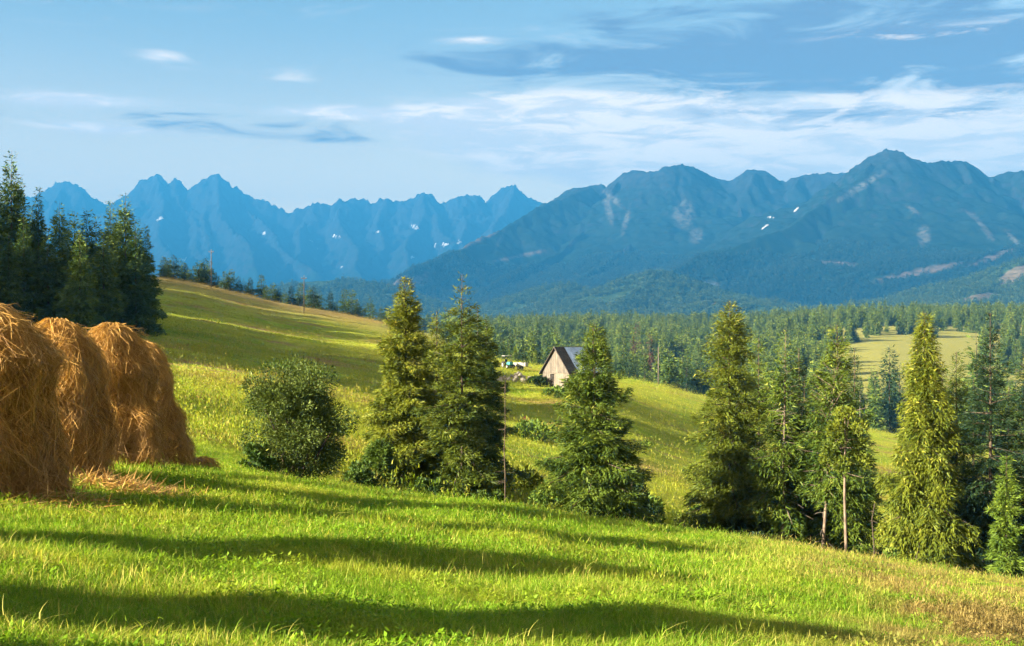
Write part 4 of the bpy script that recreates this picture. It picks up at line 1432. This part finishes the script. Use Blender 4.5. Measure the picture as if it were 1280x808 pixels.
# ------------------------------------------------------------------ heap of field stones
px_s = 648
sx_, sy_, sz_ = spot(px_s, 151)
pile = link('stone_heap', None, None, (sx_, sy_, sz_))
tag(pile, 'long heap of pale field stones in the grass beside the hut', 'stones')
stones = []
for i in range(5):
    r = np.random.default_rng(400 + i)
    import bmesh
    bm = bmesh.new()
    bmesh.ops.create_icosphere(bm, subdivisions=1, radius=0.5)
    for v_ in bm.verts:
        v_.co *= r.uniform(0.72, 1.2)
        v_.co.z *= 0.75
    me = bpy.data.meshes.new('stone'); bm.to_mesh(me); bm.free()
    me.materials.append(m_stone)
    stones.append(me)
for i in range(64):
    u = rng.uniform(-1, 1)
    xs = u * 3.2
    ys = rng.normal(0, 0.55)
    lz = gz(sx_ + xs, sy_ + ys) - sz_
    s = rng.uniform(0.35, 0.85)
    hh = max(0.0, (1 - abs(u)) * 1.3 - abs(ys) * 0.6) * rng.random() + (0.5 if -0.6 < u < -0.25 and i % 3 == 0 else 0)
    o = link('stone', stones[i % 5], pile, (xs, ys, lz + s * 0.22 + hh), rng.random() * 6.28, s)

# ------------------------------------------------------------------ tractor and trailer
m_teal = simple_mat('tractor_paint', (0.03, 0.13, 0.13), (0.05, 0.20, 0.19), 4.0, 0.5)
m_white = simple_mat('weathered_white', (0.18, 0.175, 0.165), (0.26, 0.255, 0.245), 3.0, 0.6)
m_tyre = simple_mat('tyre', (0.015, 0.015, 0.016), (0.035, 0.034, 0.033), 6.0, 0.9)
x, yv, z = spot(635, 178)
tr = link('tractor', None, None, (x, yv, z), R(25))
tag(tr, 'small dark teal tractor with white canopy roof parked above the stone heap', 'tractor')
zb = z


def wheel(parent, xw, yw, rr, wd, mat_rim):
    m = MB()
    a = np.linspace(0, 2 * math.pi, 17)
    m.tube([(xw - wd / 2, yw, rr), (xw - wd / 2.2, yw, rr), (xw + wd / 2.2, yw, rr), (xw + wd / 2, yw, rr)], [rr * 0.86, rr, rr, rr * 0.86], 14)
    w = m.build('wheel', m_tyre, parent)
    m = MB()
    m.tube([(xw - wd / 1.9, yw, rr), (xw + wd / 1.9, yw, rr)], [rr * 0.5, rr * 0.5], 10)
    m.build('rim', mat_rim, w)


for sx in (-1, 1):
    wheel(tr, sx * 0.62, 0.45, 0.58, 0.32, m_white)
    wheel(tr, sx * 0.55, -0.95, 0.34, 0.22, m_white)
m = MB(); m.box((0, -0.7, 0.82), (0.52, 1.15, 0.50), jit=0.01); m.box((0, 0.3, 0.7), (0.6, 0.9, 0.4)); m.build('body', m_teal, tr)
m = MB(); m.box((0, 0.5, 1.02), (0.46, 0.42, 0.1)); m.box((0, 0.70, 1.25), (0.46, 0.08, 0.42)); m.build('seat', m_tyre, tr)
for sx in (-1, 1):
    for yy_ in (0.0, 0.8):
        m = MB(); m.box((sx * 0.5, yy_, 1.42), (0.05, 0.05, 1.15)); m.build('canopy_post', m_tyre, tr)
m = MB(); m.box((0, 0.4, 2.02), (1.3, 1.15, 0.09)); m.build('canopy', m_white, tr)
m = MB(); m.tube([(0.18, -0.9, 1.05), (0.18, -0.9, 1.6)], [0.035, 0.035], 6); m.build('exhaust', m_tyre, tr)
x, yv, z = spot(651, 180)
tl = link('farm_trailer', None, None, (x, yv, z), R(68))
tag(tl, 'low white farm trailer standing beside the tractor', 'trailer')
m = MB(); m.box((0, 0, 0.62), (1.2, 2.0, 0.08)); m.build('bed', m_grey, tl)
for sx in (-1, 1):
    m = MB(); m.box((sx * 0.6, 0, 0.95), (0.05, 2.05, 0.58)); m.build('side_board', m_white, tl)
    m = MB(); m.box((0, sx * 1.0, 0.95), (1.14, 0.05, 0.58)); m.build('end_board', m_white, tl)
    wheel(tl, sx * 0.62, 0.1, 0.33, 0.2, m_white)
m = MB(); m.tube([(0, -1.0, 0.55), (0, -1.9, 0.4)], [0.04, 0.04], 6); m.build('drawbar', m_tyre, tl)

# ------------------------------------------------------------------ posts and poles
def pole(px, top, Yd, label, r0=0.13, arm=True, mat=m_grey, lean=(0, 0)):
    h = height_for(px, top, Yd)
    x, yv, z = spot(px, Yd)
    o = link('utility_pole', None, None, (x, yv, z))
    tag(o, label, 'pole')
    m = MB(); m.tube([(0, 0, -0.3), (lean[0] * 0.5, 0, h * 0.5), (lean[0], 0, h)], [r0, r0 * 0.85, r0 * 0.65], 8)
    m.build('post', mat, o, True)
    if arm:
        m = MB(); m.box((lean[0], -r0, h - 0.45), (1.3, 0.1, 0.12)); a = m.build('crossarm', mat, o)
        for sx in (-0.55, 0, 0.55):
            m = MB(); zt = h - 0.39 if sx else h
            m.tube([(lean[0] + sx, -r0 if sx else 0, zt), (lean[0] + sx, -r0 if sx else 0, zt + 0.1), (lean[0] + sx, -r0 if sx else 0, zt + 0.2)], [0.03, 0.06, 0.035], 6)
            m.build('insulator', m_white, a)
    return o


pole(823, 434, 235, 'pale weathered utility pole on the sunny meadow brow past the hut', 0.13, False, m_grey)
pole(380, 346, 268, 'thin dark utility pole on the shaded hillside', 0.11, True, m_bark)
pole(264, 313, 290, 'tall thin utility pole among the small spruces on the brow', 0.12, True, m_grey)
pole(597, 384, 250, 'weathered pole with pale tip rising behind the open spruce', 0.10, False, m_grey)
pole(1075, 494, 232, 'short pale post on the meadow beside the slim dark spruce', 0.13, False, m_plankpale)

# bushes round the hut and over the meadow
for i, (px, Yd, H, Rx, mat, label) in enumerate([
        (677, 147, 1.5, 0.7, m_sp_drk, 'dark bush at the corner of the hut'), (669, 150, 1.0, 1.0, m_bush, 'low bush between the stone heap and the hut'),
        (721, 141, 2.2, 1.4, m_bush, 'leafy bush in front of the hut wall'), (730, 138, 2.0, 1.6, m_sp_yng, 'bright bush below the metal roof of the hut'),
        (694, 136, 0.7, 2.0, m_sp_yng, 'bright low scrub in the grass below the hut door'), (606, 160, 1.3, 1.4, m_bush, 'bush at the end of the stone heap away from the hut'),
        (598, 190, 3.0, 2.4, m_bush, 'broad bush behind the stone heap near the tractor'), (664, 106, 1.3, 2.2, m_sp_yng, 'green scrub patch in the middle of the sunny meadow'),
        (878, 78, 2.0, 1.4, m_bush, 'bush behind the full yellow-green spruce'), (806, 74, 1.6, 1.4, m_bush, 'bush in the hollow behind the lone spruce'),
        (1104, 70, 2.2, 1.6, m_bush, 'bush in the hollow behind the short dead sapling'), (655, 70, 1.8, 1.5, m_sp_yel, 'yellowish bush in the hollow between the open and the lone spruce')]):
    x, yv, z = spot(px, Yd)
    shrub_thing('shrub', dict(seed=150 + i, H=H, Rx=Rx, nclump=20, nleaf=2000, leaf=0.34, stems=5), mat, (x, yv, z - 0.05), label, 'shrub')
m_rust = simple_mat('rusty_earth', (0.30, 0.10, 0.035), (0.48, 0.20, 0.08), 4.0, 0.95)
x, yv, z = spot(657, 118)
bl = link('boulder', stones[2].copy(), None, (x, yv, z + 0.25), 0.4, 0.95)
bl.data.materials.clear(); bl.data.materials.append(m_rust)
tag(bl, 'small rust-red boulder lying in the sunny meadow below the stone heap', 'boulder')

# ------------------------------------------------------------------ grass
def tuft(seed, nbl, spread, hmin, hmax, wd, lean=0.5, seg=3):
    r = np.random.default_rng(seed)
    base = np.stack([r.normal(0, spread, nbl), r.normal(0, spread, nbl), np.full(nbl, -0.02)], 1)
    h = r.uniform(hmin, hmax, nbl)
    az = r.random(nbl) * 6.28
    ln = np.abs(r.normal(0, lean, nbl)) + 0.08
    w = wd * r.uniform(0.6, 1.3, nbl)
    d = np.stack([np.cos(az), np.sin(az), np.zeros(nbl)], 1)
    sd = np.stack([-np.sin(az), np.cos(az), np.zeros(nbl)], 1)
    pts = []
    for s in np.linspace(0, 1, seg + 1):
        p = base + d * (h * ln * s**1.8)[:, None] + np.array([0, 0, 1.0]) * (h * s * (1 - 0.25 * ln * s))[:, None]
        ww = (w * (1 - s**1.5) * 0.5 + 0.0004)[:, None]
        pts.append(np.stack([p - sd * ww, p + sd * ww], 1))
    pts = np.stack(pts, 1)                      # nbl, seg+1, 2, 3
    v = pts.reshape(-1, 3)
    q = (np.arange(nbl)[:, None] * (seg + 1) * 2 + np.arange(seg)[None] * 2).ravel()
    f = np.stack([q, q + 1, q + 3, q + 2], 1)
    return mesh_np('tuft', v, f, [m_blade], attrs={'tint': np.repeat(r.random(nbl), (seg + 1) * 2)})


def soil_mask(x, y):
    return sstep(1.6, 6.0, x - 0.16 * (y - 12.0)) * (1 - sstep(26, 34, y))


def field(name, n, ylo, yhi, variants, s0, s1, margin=1.5, keepf=None, tilt=0.12):
    yv_ = np.exp(rng.uniform(math.log(ylo), math.log(yhi), int(n * 2.5)))
    half = 0.50 * yv_ + margin
    xv = rng.uniform(-1, 1, len(yv_)) * half
    # even density per square metre within log bands would thin with distance: keep as is
    k = np.ones(len(xv), bool)
    if keepf is not None:
        k = rng.random(len(xv)) < keepf(xv, yv_)
    xv, yv_ = xv[k][:n], yv_[k][:n]
    m = len(xv)
    s = rng.uniform(s0, s1, m) * (0.75 + 0.7 * fbm(xv / 1.6, yv_ / 1.6, 3, 12))
    return scatter(name, np.stack([xv, yv_, ground_z(xv, yv_)], 1), zrot(m, tilt), np.stack([s, s, s * rng.uniform(0.7, 1.25, m)], 1), rng.integers(0, len(variants), m), variants)


near_t = [tuft(500 + i, 46, 0.11, 0.03, [0.08, 0.10, 0.07, 0.09, 0.12][i], 0.0046, 1.2) for i in range(5)]
mid_t = [tuft(520 + i, 46, 0.20, 0.03, [0.09, 0.13, 0.08, 0.11][i], 0.009, 1.0, 2) for i in range(4)]
far_t = [tuft(540 + i, 44, 0.7, 0.03, [0.13, 0.19, 0.11][i], 0.030, 0.7, 2) for i in range(3)]
g = field('grass', 26000, 5.6, 15.0, near_t, 0.75, 1.2, keepf=lambda x, y: 1 - 0.75 * soil_mask(x, y))
tag(g, 'lush green grass of the near slope', 'grass')
g = field('grass', 46000, 13.5, 62.0, mid_t, 0.8, 1.2, 2.5, keepf=lambda x, y: 1 - 0.75 * soil_mask(x, y))
tag(g, 'green grass towards the edge of the near slope', 'grass')
g = field('grass', 60000, 50.0, 330.0, far_t, 0.7, 2.0, 3.0, keepf=lambda x, y: 0.25 + 0.75 * sstep(0.4, 0.6, fbm(x / 7, y / 7, 3, 31)))
tag(g, 'yellow-green grass of the hillside meadow', 'grass')
# taller seed stalks standing out of the sward
stalk = [tuft(560 + i, 5, 0.10, 0.20, 0.36, 0.004, 0.35, 3) for i in range(3)]
g = field('grass_stalks', 160, 8.5, 26.0, stalk, 0.7, 1.05, 1.0, keepf=lambda x, y: sstep(0.42, 0.62, fbm(x / 1.1, y / 1.1, 2, 77)))
tag(g, 'dry seed stalks standing out of the near grass', 'grass')


def weed(seed):
    r = np.random.default_rng(seed)
    n_ = 26
    az = r.random(n_) * 6.28
    p = np.stack([r.normal(0, 0.05, n_), r.normal(0, 0.05, n_), r.uniform(0.0, 0.07, n_)], 1)
    dr_ = np.stack([np.cos(az), np.sin(az), r.uniform(0.1, 0.9, n_)], 1)
    ln = r.uniform(0.018, 0.045, n_)
    v, f = kites(p, dr_, np.array([0, 0, 1.0]) + r.normal(0, 0.3, (n_, 3)), ln, ln * 0.5)
    return mesh_np('weed', v, f, [m_blade], attrs={'tint': np.repeat(r.random(n_) * 0.7, 4)})


g = field('meadow_weeds', 3500, 6.0, 30.0, [weed(580 + i) for i in range(4)], 0.7, 1.5, 1.0, keepf=lambda x, y: sstep(0.45, 0.6, fbm(x / 1.7, y / 1.7, 3, 41)))
tag(g, 'low broad-leaved weeds among the near grass', 'weeds')
dry_t = [tuft(600 + i, 60, 0.16, 0.04, 0.13, 0.0055, 0.8) for i in range(3)]
for me in dry_t:
    a_ = me.attributes['tint']
    a_.data.foreach_set('value', np.full(len(me.vertices), 0.97, np.float32))
g = field('dry_grass', 1200, 6.0, 34.0, dry_t, 0.6, 1.2, 1.0, keepf=lambda x, y: sstep(0.53, 0.66, fbm(x / 2.3, y / 1.6, 3, 91)))
tag(g, 'straw-coloured dry tussocks in the near grass', 'grass')

# ------------------------------------------------------------------ haze
m_haze, t = new_mat('valley_haze')
pv = t.n('ShaderNodeVolumePrincipled')
pv.inputs['Color'].default_value = HAZE_COLOUR
pv.inputs['Density'].default_value = HAZE_DENSITY
pv.inputs['Anisotropy'].default_value = 0.0
t.n('ShaderNodeOutputMaterial', i_Volume=pv.outputs[0])
hb = MB()
hx0, hx1, hy0, hy1, hz0, hz1 = -9500, 9500, -300, 14500, -90, 1800
hb.box(((hx0 + hx1) / 2, (hy0 + hy1) / 2, (hz0 + hz1) / 2), (hx1 - hx0, hy1 - hy0, hz1 - hz0))
haze = hb.build('haze', m_haze)
tag(haze, kind='stuff')
